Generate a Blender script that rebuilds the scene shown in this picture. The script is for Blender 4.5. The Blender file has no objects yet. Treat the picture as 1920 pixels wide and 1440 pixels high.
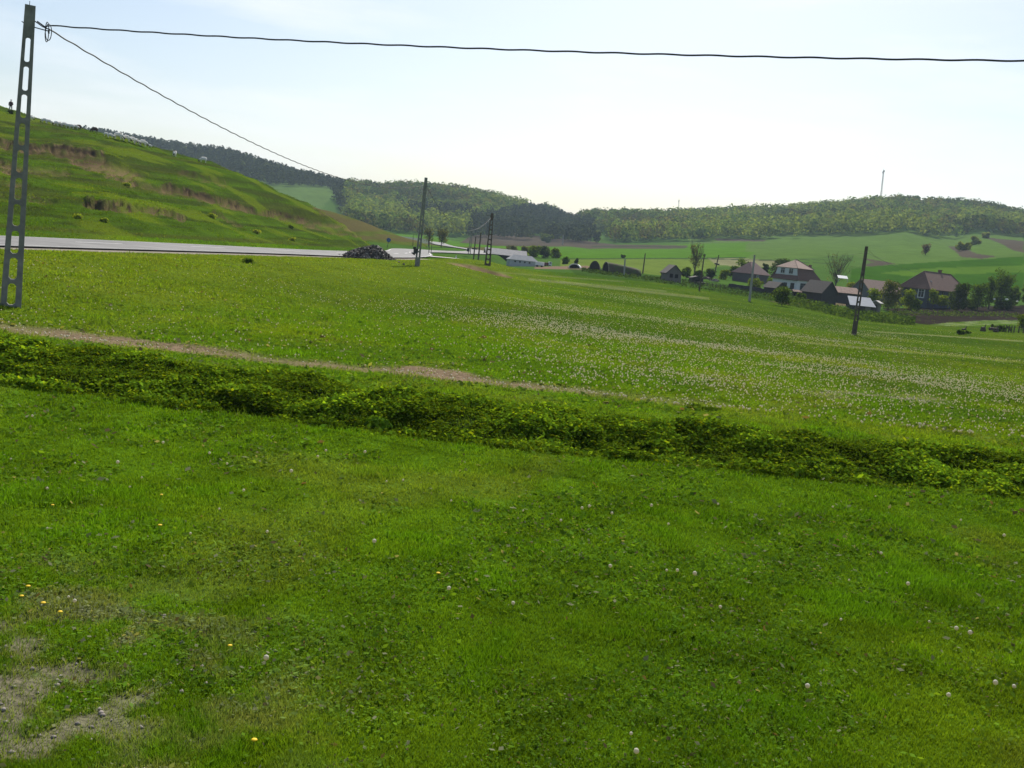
import bpy, math, random
import numpy as np
from mathutils import Vector, Matrix
D = bpy.data
scene = bpy.context.scene
COL = scene.collection
R = math.radians
random.seed(7)
rng = np.random.default_rng(11)

# ------------------------------------------------------------------ camera, sky, sun, exposure
FPX = 1900.0; CAMZ = 3.0; PITCH = R(7.5); ROLL = R(6.0)
fwd = np.array([0, math.cos(PITCH), -math.sin(PITCH)])
up0 = np.array([0, math.sin(PITCH), math.cos(PITCH)])
rt0 = np.array([1.0, 0, 0])
crt = math.cos(ROLL)*rt0 + math.sin(ROLL)*up0
cup = math.cos(ROLL)*up0 - math.sin(ROLL)*rt0
cam = D.cameras.new('camera'); camo = D.objects.new('camera', cam); COL.objects.link(camo)
cam.sensor_width = 36; cam.lens = 36*FPX/1920; cam.clip_start = 0.1; cam.clip_end = 12000
m = Matrix(((crt[0], cup[0], -fwd[0], 0), (crt[1], cup[1], -fwd[1], 0), (crt[2], cup[2], -fwd[2], CAMZ), (0, 0, 0, 1)))
camo.matrix_world = m
scene.camera = camo
SUN_EL = 44.0; SUN_AZ = 9.0        # azimuth from +Y, positive to the right
w = D.worlds.new('World'); scene.world = w; w.use_nodes = True
wn = w.node_tree.nodes; wl = w.node_tree.links
for n in list(wn): wn.remove(n)
sky = wn.new('ShaderNodeTexSky'); sky.sky_type = 'NISHITA'; sky.sun_disc = False
sky.sun_elevation = R(SUN_EL); sky.sun_rotation = R(SUN_AZ)
sky.air_density = 1.0; sky.dust_density = 1.3; sky.ozone_density = 1.0
geo = wn.new('ShaderNodeTexCoord')
mp = wn.new('ShaderNodeMapping'); mp.inputs['Scale'].default_value = (1.6, 1.6, 9.0); mp.inputs['Location'].default_value = (3.1, 1.2, 0.4)
nz = wn.new('ShaderNodeTexNoise'); nz.inputs['Scale'].default_value = 1.7; nz.inputs['Detail'].default_value = 6; nz.inputs['Roughness'].default_value = 0.55
rp = wn.new('ShaderNodeValToRGB'); rp.color_ramp.elements[0].position = 0.5; rp.color_ramp.elements[1].position = 0.72
rp.color_ramp.elements[0].color = (0, 0, 0, 1); rp.color_ramp.elements[1].color = (1, 1, 1, 1)
mx = wn.new('ShaderNodeMixRGB'); mx.blend_type = 'MIX'; mx.inputs[2].default_value = (9.5, 9.6, 9.8, 1)
ml = wn.new('ShaderNodeMath'); ml.operation = 'MULTIPLY'; ml.inputs[1].default_value = 0.55
bg = wn.new('ShaderNodeBackground'); bg.inputs['Strength'].default_value = 0.087
wo = wn.new('ShaderNodeOutputWorld')
wl.new(geo.outputs['Generated'], mp.inputs['Vector']); wl.new(mp.outputs[0], nz.inputs['Vector'])
wl.new(nz.outputs['Fac'], rp.inputs[0]); wl.new(rp.outputs[0], ml.inputs[0]); wl.new(ml.outputs[0], mx.inputs[0])
wl.new(sky.outputs[0], mx.inputs[1]); wl.new(mx.outputs[0], bg.inputs[0]); wl.new(bg.outputs[0], wo.inputs[0])
sl = D.lights.new('sun', 'SUN'); sl.energy = 4.6; sl.angle = R(0.6); sl.color = (1.0, 0.95, 0.86)
so = D.objects.new('sun', sl); COL.objects.link(so)
sd = Vector((math.sin(R(SUN_AZ))*math.cos(R(SUN_EL)), math.cos(R(SUN_AZ))*math.cos(R(SUN_EL)), math.sin(R(SUN_EL))))
so.rotation_euler = sd.to_track_quat('Z', 'Y').to_euler(); so.location = (0, 60, 80)
scene.view_settings.view_transform = 'Standard'; scene.view_settings.look = 'None'
scene.view_settings.exposure = 0.5; scene.view_settings.gamma = 1.0

# ------------------------------------------------------------------ projection helpers (photo pixel <-> world)
def ray(u, v):
    return (u-960)/FPX*crt - (v-720)/FPX*cup + fwd
def P(u, v, y):
    d = ray(u, v); t = y/d[1]
    return np.array([d[0]*t, y, CAMZ+d[2]*t])
def PIX(x, y, z):
    q0, q1, q2 = x, y, z-CAMZ
    r = q0*crt[0]+q1*crt[1]+q2*crt[2]; u_ = q0*cup[0]+q1*cup[1]+q2*cup[2]; f = q0*fwd[0]+q1*fwd[1]+q2*fwd[2]
    f = np.where(f > 0.1, f, 0.1)
    return 960+FPX*r/f, 720-FPX*u_/f

# ------------------------------------------------------------------ numpy noise
def _h(i, j, s):
    n = (i.astype(np.int64)*374761393 + j.astype(np.int64)*668265263 + s*1442695041) & 0x7fffffff
    n = ((n ^ (n >> 13))*1274126177) & 0x7fffffff
    n = n ^ (n >> 16)
    return (n & 0xffff)/65535.0
def vnoise(x, y, s=0):
    x = np.asarray(x, float); y = np.asarray(y, float)
    i = np.floor(x); j = np.floor(y); fx = x-i; fy = y-j
    fx = fx*fx*(3-2*fx); fy = fy*fy*(3-2*fy)
    a = _h(i, j, s); b = _h(i+1, j, s); c = _h(i, j+1, s); d = _h(i+1, j+1, s)
    return (a*(1-fx)+b*fx)*(1-fy)+(c*(1-fx)+d*fx)*fy
def fbm(x, y, s=0, o=4):
    t = 0; a = 0.5; n = 0
    for k in range(o):
        t = t+a*vnoise(x*2**k+k*17.3, y*2**k-k*9.1, s+k); n += a; a *= 0.5
    return t/n
def sstep(a, b, x):
    t = np.clip((x-a)/(b-a), 0, 1); return t*t*(3-2*t)

# ------------------------------------------------------------------ terrain height
def ring(pts):
    """each entry (u, v, y) or (u, None, y, z)"""
    o = []
    for p in pts:
        if p[1] is None:
            th = P(p[0], 470+0.105*(p[0]-960), 100)[0]/100; o.append((th, p[2], p[3]))
        else:
            q = P(*p[:3]); o.append((q[0]/q[1], q[1], q[2]))
    o.sort(); return np.array(o)
def pchip(q, ys, zs):
    n = len(ys); ys = np.array(ys); zs = np.array(zs)
    h = np.maximum(ys[1:]-ys[:-1], 1e-3); dl = (zs[1:]-zs[:-1])/h
    ms = [dl[0]]
    for i in range(1, n-1):
        a, b = dl[i-1], dl[i]
        mm = np.where(a*b > 0, 2*a*b/np.where(np.abs(a+b) < 1e-9, 1, a+b), 0); ms.append(mm)
    ms.append(dl[-1])
    out = np.where(q <= ys[0], zs[0], zs[-1])
    for i in range(n-1):
        t = np.clip((q-ys[i])/h[i], 0, 1); t2 = t*t; t3 = t2*t
        v = (2*t3-3*t2+1)*zs[i]+(t3-2*t2+t)*h[i]*ms[i]+(-2*t3+3*t2)*zs[i+1]+(t3-t2)*h[i]*ms[i+1]
        out = np.where((q > ys[i]) & (q <= ys[i+1]), v, out)
    return out
G = [ring([(-200, None, 25, 0), (2100, None, 25, 0)]),
     ring([(-200, None, 60, 0), (900, None, 60, -0.1), (1400, None, 60, -0.4), (2100, None, 60, -0.5)]),
     ring([(-200, None, 95, 0.1), (780, None, 95, 0), (1000, None, 95, -0.2), (1300, None, 95, -0.6), (1600, None, 95, -1.35), (2100, None, 95, -1.1)]),
     ring([(-200, None, 170, 0.4), (780, None, 170, 0.2), (950, None, 170, -0.1), (1080, None, 170, 0), (1200, 528, 170), (1400, 555, 170), (1500, 570, 170), (1600, 589, 170), (1700, 598, 170), (1800, 603, 170), (1920, 607, 170), (2100, 620, 170)]),
     ring([(-200, None, 240, 0.8), (800, None, 240, 0.8), (860, None, 240, 0.8), (910, None, 240, -0.6), (960, None, 240, -1.2), (1010, None, 240, -0.6), (1100, 500, 240), (1200, 513, 240), (1300, 524, 240), (1400, 535, 240), (1500, 546, 240), (1600, 560, 240), (1700, 572, 240), (1800, 578, 240), (1920, 583, 240), (2100, 600, 240)]),
     ring([(-200, None, 400, 2), (780, None, 400, 1.6), (870, None, 400, 2.0), (950, 468, 400), (1050, 474, 400), (1150, 478, 400), (1250, 482, 400), (1350, 485, 400), (1500, 483, 400), (1650, 492, 400), (1800, 488, 400), (1920, 480, 400), (2100, 485, 400)]),
     ring([(-200, 330, 700), (300, 380, 700), (550, 405, 700), (700, 432, 700), (800, 442, 700), (850, 447, 700), (950, 452, 700), (1100, 458, 700), (1300, 455, 700), (1450, 450, 700), (1560, 447, 700), (1640, 443, 700), (1695, 437, 700), (1740, 446, 700), (1790, 453, 700), (1830, 442, 700), (1920, 449, 700), (2200, 460, 700)]),
     ring([(-200, 280, 900), (250, 315, 900), (400, 330, 900), (480, 340, 900), (550, 351, 900), (620, 362, 900), (700, 398, 900), (800, 405, 900), (900, 415, 900), (1000, 432, 900), (1060, 440, 900), (1100, 437, 900), (1250, 433, 900), (1450, 427, 900), (1600, 415, 900), (1690, 411, 900), (1750, 418, 900), (1850, 417, 900), (1920, 430, 900), (2200, 450, 900)]),
     ring([(-200, 220, 1150), (180, 260, 1150), (270, 276, 1150), (330, 286, 1150), (420, 297, 1150), (480, 314, 1150), (560, 339, 1150), (640, 357, 1150), (700, 362, 1150), (780, 361, 1150), (850, 367, 1150), (930, 383, 1150), (990, 400, 1150), (1030, 403, 1150), (1060, 417, 1150), (1078, 421, 1150), (1100, 413, 1150), (1150, 413, 1150), (1250, 415, 1150), (1400, 410, 1150), (1500, 406, 1150), (1600, 398, 1150), (1680, 390, 1150), (1716, 392, 1150), (1728, 400, 1150), (1740, 394, 1150), (1800, 397, 1150), (1880, 408, 1150), (1920, 420, 1150), (2200, 440, 1150)]),
     ring([(-200, None, 1600, 60), (2100, None, 1600, 25)]),
     ring([(-200, None, 3300, 30), (2100, None, 3300, 10)])]
def rings_z(RG, x, y, ymin=25):
    th = np.clip(x/np.maximum(y, ymin), -0.7, 0.7)
    ys = [np.interp(th, g[:, 0], g[:, 1]) for g in RG]; zs = [np.interp(th, g[:, 0], g[:, 2]) for g in RG]
    return pchip(y, ys, zs)
HILL = [ring([(-400, None, 48, 0.7), (0, None, 62, 0.7), (200, None, 69, 0.7), (400, None, 88, 0.7), (640, None, 121, 0.7), (770, None, 168, 0.65), (800, None, 168, -6)]),
        ring([(-400, None, 110, 9.0), (0, None, 115, 8.2), (200, None, 112, 7.0), (400, None, 122, 4.9), (550, None, 140, 2.9), (640, None, 144, 1.7), (700, None, 158, 1.0), (770, None, 170, 0.7), (800, None, 172, -6)]),
        ring([(-400, 120, 200), (0, 205, 190), (60, 222, 185), (150, 242, 180), (235, 262, 173), (330, 291, 168), (400, 307, 166), (480, 341, 165), (550, 372, 166), (600, 396, 168), (650, 428, 172), (700, 458, 174), (770, 478, 176), (800, None, 178, -6)]),
        ring([(-400, None, 300, 22), (0, None, 280, 16), (400, None, 240, 8), (600, None, 220, 4), (700, None, 200, 0.2), (800, None, 200, -6)]),
        ring([(-400, None, 420, 2), (800, None, 420, -6)])]
HILL2 = [ring([(-400, None, 215, 0.6), (500, None, 215, 0.6), (700, None, 213, 0.65), (800, None, 225, 0.8), (822, None, 225, -4)]),
         ring([(-400, 340, 262), (500, 362, 262), (560, 376, 262), (600, 392, 262), (640, 403, 262), (700, 423, 262), (740, 438, 262), (780, 451, 262), (800, 459, 262), (822, None, 262, -4)]),
         ring([(-400, None, 360, 6), (600, None, 360, 3), (780, None, 360, -1), (822, None, 360, -6)])]
# road centre line in the world: (x, y, z)
def _rp(u, v, y): return tuple(P(u, v, y))
ROAD = [(-45, -60, .7), (-36, -10, .7), (-30.5, 25, .7), (-27, 50, .7), (-23.4, 78, .7), (-19, 104, .7), (-17.2, 128, .7), (-17.8, 155, .7), (-20.5, 182, .7), (-22.3, 203, .68), (-20.5, 224, .75), (-15.0, 250, .95), (-12.5, 275, 1.2), (-14.5, 310, 1.5), (-22, 350, 1.6), (-32, 400, 1.8), (-42, 470, 2.6)]
BRANCH = [(-17.6, 140, .7), (-14.5, 152, .68), (-11.5, 162, .6), (-9.2, 173, .35), (-7, 190, -.1)]
def catmull(pts, n=10):
    p = np.array([pts[0]]+list(pts)+[pts[-1]], float); o = []
    for i in range(1, len(p)-2):
        for k in range(n):
            t = k/n
            o.append(0.5*((2*p[i])+(-p[i-1]+p[i+1])*t+(2*p[i-1]-5*p[i]+4*p[i+1]-p[i+2])*t*t+(-p[i-1]+3*p[i]-3*p[i+1]+p[i+2])*t**3))
    o.append(p[-2]); return np.array(o)
ROADC = catmull(ROAD, 8); BRC = catmull(BRANCH, 8)
def dist_line(x, y, L):
    """distance, z on line, signed side (+ right)"""
    best = np.full(np.shape(x), 1e9); zz = np.zeros(np.shape(x)); sd_ = np.zeros(np.shape(x))
    for a, b in zip(L[:-1], L[1:]):
        dx, dy = b[0]-a[0], b[1]-a[1]; l2 = dx*dx+dy*dy+1e-9
        t = np.clip(((x-a[0])*dx+(y-a[1])*dy)/l2, 0, 1)
        px, py = a[0]+t*dx, a[1]+t*dy; d = np.hypot(x-px, y-py)
        k = d < best
        best = np.where(k, d, best); zz = np.where(k, a[2]+t*(b[2]-a[2]), zz)
        sd_ = np.where(k, np.sign((x-a[0])*dy-(y-a[1])*dx), sd_)
    return best, zz, sd_
# ditch in front of the dirt path (nearly parallel to the picture)
def ditch_near(x): return 14.95-0.041*x+0.0089*np.minimum(x*x, 200) + 0.25*(vnoise(x*0.35, x*0+3, 5)-.5)+0.12*(vnoise(x*1.4, x*0+1, 6)-.5)
def ditch_far(x): return 19.1-0.042*x+0.0072*np.minimum(x*x, 200) + 0.7*(vnoise(x*0.22, x*0+9, 7)-.5)+0.25*(vnoise(x*0.9, x*0+7, 8)-.5)
def path_y(x): return 22.9+0.5*(vnoise(x*0.12, x*0+2, 9)-.5)+0.02*np.abs(x)
SCARS = [  # photo pixel line (u0,v0,u1,v1,half width, strength, lip)
 (-20, 268, 60, 280, 9, 1, 1), (60, 284, 130, 280, 8, .9, 1), (105, 284, 185, 296, 10, 1.2, 1), (150, 300, 250, 335, 15, 1, 0), (-20, 300, 25, 318, 13, .9, 0),
 (15, 318, 120, 322, 10, .45, 0), (-20, 338, 45, 346, 7, .8, 0), (0, 365, 70, 368, 3, .7, 0), (60, 375, 110, 380, 5, .4, 1), (165, 384, 245, 393, 7, 1.1, 1), (255, 390, 345, 410, 5, .8, 1),
 (310, 352, 440, 386, 7, .9, 1), (250, 340, 320, 362, 7, .5, 0), (210, 375, 235, 380, 4, .6, 1), (400, 400, 450, 425, 4, .5, 1), (440, 390, 500, 402, 5, .9, 1), (510, 402, 565, 415, 6, .8, 1), (580, 420, 680, 440, 10, .7, 0),
 (340, 325, 420, 345, 6, .5, 1), (590, 382, 640, 405, 6, .8, 0), (610, 398, 700, 428, 8, .8, 0), (690, 425, 760, 448, 8, .6, 0)]
def scar_mask(u, v):
    mk = np.zeros(np.shape(u)); lip = np.zeros(np.shape(u))
    wob = (fbm(u/16., v/6., 31, 4)-.5)*22; hole = .25+.75*sstep(.36, .52, fbm(u/11., v/3.2, 33, 3))
    for (u0, v0, u1, v1, hw, st, lp) in SCARS:
        dx, dy = u1-u0, v1-v0; t = ((u-u0)*dx+(v-v0)*dy)/(dx*dx+dy*dy)
        tc = np.clip(t, 0, 1); du = u-(u0+tc*dx); dv = v-(v0+tc*dy)
        d = np.hypot(du*0.6, dv+wob*0.5)/hw
        a = st*(1-sstep(0.62, 1.05, d)); mk = np.maximum(mk, a)
        if lp:
            lip = np.maximum(lip, (1-sstep(0., .5, np.abs(dv+wob*.5+hw*0.75)/hw))*(1-sstep(.6, 1.4, np.abs(du)/hw))*st)
    return np.clip(mk*hole, 0, 1), lip
def H0(x, y):
    base = rings_z(G, x, y)
    dr, zr, sdr = dist_line(x, y, ROADC)
    fade = (1-sstep(165, 200, y))*sstep(-80, 0, y+60)
    # bank below the road
    base = base+fade*(0.95*(1-sstep(10, 21+5*(fbm(x*.05, y*.05, 12)-.5), dr))-.22*sstep(16, 26, dr)*sstep(50, 75, y))
    base = base+0.25*(fbm(x*.04, y*.04, 1)-.5)*sstep(24, 60, y)*sstep(8, 14, dr)
    hl = rings_z(HILL, x, y, 40); h2 = rings_z(HILL2, x, y, 150)
    far_ = sstep(3., 14., dr)
    hn = sstep(1, 4, hl)
    hl = hl+hn*(0.55*(fbm(x*.07, y*.07, 2)-.5)*2+0.55*(fbm(x*.10, hl*1.1, 3, 3)-.5)+0.28*(fbm(x*.35, hl*3., 4, 3)-.5))
    h2 = h2+sstep(1.5, 3, h2)*0.8*(fbm(x*.1, h2*.8, 5)-.5)
    onh = (hl > 0.3) & (y > 30) & (y < 420) & ((sdr < 0) | (y > 175))
    z = np.where(onh, np.maximum(base, hl), base)
    z = np.where((y > 205) & (y < 360) & (x < -5), np.maximum(z, h2), z)
    # flatten under the road
    wv = 1-sstep(4.6, 9.0, dr)
    z = z*(1-wv)+zr*wv
    db, zb, _ = dist_line(x, y, BRC); wb = (1-sstep(3, 6.0, db))*(1-wv)
    z = z*(1-wb)+zb*wb
    return z, dr, hl, onh
def Hfull(x, y):
    z, dr, hl, onh = H0(x, y)
    near = 1-sstep(60, 110, y)
    z = z+near*0.10*(fbm(x*.25, y*.25, 21)-.5)*sstep(6, 10, dr)+near*0.05*(fbm(x*1.3, y*1.3, 22, 3)-.5)*sstep(4.5, 6, dr)
    # ditch
    yn = ditch_near(x); yf = ditch_far(x)
    t = (y-yn)/(yf-yn)
    prof = np.where(t < 0, 0.06*np.exp(-(t*4)**2), np.where(t < 0.16, -0.55*sstep(0, .16, t)+.06, -0.49+0.60*sstep(.16, .92, t)-.04*sstep(.92, 1.05, t)))
    prof = np.where(t > 1.05, 0.07*(1-sstep(1.05, 1.6, t)), prof)
    z = z+prof*sstep(-90, -60, x)
    inb = (t > 0.1) & (t < 1.0)
    z = z+np.where(inb, 0.26*(fbm(x*1.6, y*1.6, 23, 3)-.5), 0)
    # path slightly worn
    pd = np.abs(y-path_y(x)); z = z-0.07*(1-sstep(.3, 1.0, pd))*(1-sstep(4, 9, x))
    # scars on the hill
    u, v = PIX(x, y, z)
    mk, lip = scar_mask(u, v)
    mk = mk*(x < -8)*(y > 60)*(dr > 6); lip = lip*(x < -8)*(y > 60)*(dr > 8)
    z = z-0.45*mk*(y < 205)+0.55*lip*(y < 205)
    # eroded scoop on the bank
    e = np.hypot((x+5.0)/4.2, (y-112)/9.0); z = z-0.45*(1-sstep(.4, 1.0, e+(fbm(x*.5, y*.3, 41)-.5)*.6))
    return z, dr, onh, mk
def H(x, y):
    return float(Hfull(np.array([float(x)]), np.array([float(y)]))[0][0])
_hy = np.concatenate([np.arange(3, 60, .1), np.arange(60, 300, .4), np.arange(300, 1300, 2.)])
def hit(u, v, y0=3.0):
    d = ray(u, v); ys = _hy[_hy >= y0]; t = ys/d[1]; xs = d[0]*t; zs = CAMZ+d[2]*t
    hz = Hfull(xs, ys)[0]; k = np.nonzero(hz >= zs)[0]
    if len(k) == 0:
        i = int(np.argmin(zs-hz)); return Vector((xs[i], ys[i], hz[i]))
    i = k[0]; return Vector((xs[i], ys[i], hz[i]))
def onland(u, v, y):
    """a point at depth y under photo column u near row v, on the ground"""
    q = P(u, v, y); return Vector((q[0], q[1], H(q[0], q[1])))
def ground_y(u, v, y):
    h = hit(u, v, y*.55).y
    return h if .66*y < h < 1.35*y else y
def inpoly(u, v, poly):
    ins = np.zeros(np.shape(u), bool); n = len(poly); j = n-1
    for i in range(n):
        xi, yi = poly[i]; xj, yj = poly[j]
        c = ((yi > v) != (yj > v)) & (u < (xj-xi)*(v-yi)/((yj-yi) if yj != yi else 1e-9)+xi)
        ins ^= c; j = i
    return ins
# ------------------------------------------------------------------ materials
MATS = {}
def mat(name, col=(.5, .5, .5), rough=.8, var=.25, scale=3., bump=0., attr=None, trans=0., metal=0., detail=4, stretch=(1, 1, 1), gen='Object', spec=.3, col2=None):
    if name in MATS: return MATS[name]
    M = D.materials.new(name); M.use_nodes = True; nt = M.node_tree; N = nt.nodes; L = nt.links
    b = N['Principled BSDF']; out = N['Material Output']
    b.inputs['Roughness'].default_value = rough; b.inputs['Metallic'].default_value = metal
    b.inputs['Specular IOR Level'].default_value = spec
    tc = N.new('ShaderNodeTexCoord'); mpn = N.new('ShaderNodeMapping'); mpn.inputs['Scale'].default_value = stretch
    L.new(tc.outputs[gen], mpn.inputs['Vector'])
    no = N.new('ShaderNodeTexNoise'); no.inputs['Scale'].default_value = scale; no.inputs['Detail'].default_value = detail; no.inputs['Roughness'].default_value = .6
    L.new(mpn.outputs[0], no.inputs['Vector'])
    if attr:
        a = N.new('ShaderNodeAttribute'); a.attribute_name = attr; src = a.outputs['Color']
    else:
        rg = N.new('ShaderNodeRGB'); rg.outputs[0].default_value = (*col, 1); src = rg.outputs[0]
    if col2:
        m2 = N.new('ShaderNodeMixRGB'); r2 = N.new('ShaderNodeValToRGB'); r2.color_ramp.elements[0].position = .42; r2.color_ramp.elements[1].position = .6
        L.new(no.outputs['Fac'], r2.inputs[0]); L.new(r2.outputs[0], m2.inputs[0]); L.new(src, m2.inputs[1]); m2.inputs[2].default_value = (*col2, 1); src = m2.outputs[0]
    mr = N.new('ShaderNodeMapRange'); mr.inputs['From Min'].default_value = .25; mr.inputs['From Max'].default_value = .75
    mr.inputs['To Min'].default_value = 1-var; mr.inputs['To Max'].default_value = 1+var
    L.new(no.outputs['Fac'], mr.inputs['Value'])
    mu = N.new('ShaderNodeVectorMath'); mu.operation = 'SCALE'; L.new(src, mu.inputs[0]); L.new(mr.outputs[0], mu.inputs['Scale'])
    L.new(mu.outputs[0], b.inputs['Base Color'])
    if bump:
        bp = N.new('ShaderNodeBump'); bp.inputs['Strength'].default_value = min(1, bump); bp.inputs['Distance'].default_value = .05*bump
        L.new(no.outputs['Fac'], bp.inputs['Height']); L.new(bp.outputs[0], b.inputs['Normal'])
    if trans:
        tr = N.new('ShaderNodeBsdfTranslucent'); ms = N.new('ShaderNodeMixShader'); ms.inputs[0].default_value = trans
        tcn = N.new('ShaderNodeMixRGB'); tcn.blend_type = 'MULTIPLY'; tcn.inputs[0].default_value = 1; tcn.inputs[2].default_value = (1.5, 1.25, .5, 1)
        L.new(mu.outputs[0], tcn.inputs[1]); L.new(tcn.outputs[0], tr.inputs[0])
        L.new(b.outputs[0], ms.inputs[1]); L.new(tr.outputs[0], ms.inputs[2]); L.new(ms.outputs[0], out.inputs[0])
    MATS[name] = M; return M

# ------------------------------------------------------------------ object helpers
def tag(o, label=None, cat=None, group=None, kind=None):
    if label: o['label'] = label
    if cat: o['category'] = cat
    if group: o['group'] = group
    if kind: o['kind'] = kind
    return o
def link(name, me, parent=None):
    o = D.objects.new(name, me); COL.objects.link(o)
    if parent: o.parent = parent
    return o
def empty(name, loc, rz=0., label=None, cat=None, group=None, scale=1.):
    o = D.objects.new(name, None); COL.objects.link(o); o.location = loc; o.rotation_euler = (0, 0, rz); o.scale = (scale,)*3
    o.empty_display_size = .2
    return tag(o, label, cat, group)
def npmesh(name, V, F, mats, attr=None, smooth=False, mi=None):
    """V (n,3), F (m,k) with constant k"""
    me = D.meshes.new(name); V = np.asarray(V, np.float32); F = np.asarray(F, np.int32)
    me.vertices.add(len(V)); me.vertices.foreach_set('co', V.ravel())
    k = F.shape[1]; me.loops.add(F.size); me.loops.foreach_set('vertex_index', F.ravel())
    me.polygons.add(len(F)); me.polygons.foreach_set('loop_start', np.arange(0, F.size, k, dtype=np.int32))
    try: me.polygons.foreach_set('loop_total', np.full(len(F), k, np.int32))
    except Exception: pass
    if smooth: me.polygons.foreach_set('use_smooth', np.ones(len(F), bool))
    if mi is not None: me.polygons.foreach_set('material_index', np.asarray(mi, np.int32))
    for m_ in (mats if isinstance(mats, (list, tuple)) else [mats]): me.materials.append(m_)
    me.update(calc_edges=True)
    if attr is not None:
        a = me.attributes.new('cover', 'FLOAT_COLOR', 'POINT'); c = np.ones((len(V), 4), np.float32); c[:, :3] = attr; a.data.foreach_set('color', c.ravel())
    return me
class MB:
    def __init__(s): s.v = []; s.f = []
    def add(s, vs, fs):
        n = len(s.v); s.v += [tuple(map(float, q)) for q in vs]; s.f += [tuple(i+n for i in f) for f in fs]; return s
    def box(s, c, d, rz=0, rx=0, ry=0, taper=1.):
        M_ = Matrix.Rotation(rz, 3, 'Z') @ Matrix.Rotation(ry, 3, 'Y') @ Matrix.Rotation(rx, 3, 'X'); vs = []
        for z in (-1, 1):
            t = taper if z > 0 else 1
            for x, y in ((-1, -1), (1, -1), (1, 1), (-1, 1)):
                q = M_ @ Vector((x*d[0]/2*t, y*d[1]/2*t, z*d[2]/2)); vs.append(q+Vector(c))
        return s.add(vs, [(3, 2, 1, 0), (4, 5, 6, 7), (0, 1, 5, 4), (1, 2, 6, 5), (2, 3, 7, 6), (3, 0, 4, 7)])
    def tube(s, pts, rad, n=8, cap=True):
        pts = [Vector(p) for p in pts]; rad = rad if isinstance(rad, (list, tuple)) else [rad]*len(pts); vs = []; fs = []
        for i, p in enumerate(pts):
            t = (pts[min(i+1, len(pts)-1)]-pts[max(i-1, 0)]).normalized()
            a = t.cross(Vector((0, 0, 1)));  a = a.normalized() if a.length > 1e-3 else Vector((1, 0, 0)); b = t.cross(a)
            for k in range(n):
                q = 2*math.pi*k/n; vs.append(p+(a*math.cos(q)+b*math.sin(q))*rad[i])
        for i in range(len(pts)-1):
            for k in range(n): fs.append((i*n+k, i*n+(k+1) % n, (i+1)*n+(k+1) % n, (i+1)*n+k))
        if cap: fs += [tuple(range(n)), tuple(range((len(pts)-1)*n, len(pts)*n))]
        return s.add(vs, fs)
    def poly(s, vs, th=None):
        """planar polygon, optionally thickened along -normal"""
        vs = [Vector(q) for q in vs]
        if not th: return s.add(vs, [tuple(range(len(vs)))])
        nn = (vs[1]-vs[0]).cross(vs[2]-vs[0]).normalized()*th; n = len(vs)
        return s.add(vs+[q-nn for q in vs], [tuple(range(n)), tuple(range(2*n-1, n-1, -1))]+[(i, i+n, (i+1) % n+n, (i+1) % n) for i in range(n)])
    def mesh(s, name, m_, smooth=False):
        me = D.meshes.new(name); me.from_pydata(s.v, [], s.f); me.materials.append(m_)
        if smooth: me.polygons.foreach_set('use_smooth', [True]*len(s.f))
        import bmesh
        bm = bmesh.new(); bm.from_mesh(me); bmesh.ops.recalc_face_normals(bm, faces=bm.faces); bm.to_mesh(me); bm.free()
        return me
    def build(s, name, m_, parent=None, smooth=False): return link(name, s.mesh(name, m_, smooth), parent)

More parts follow.
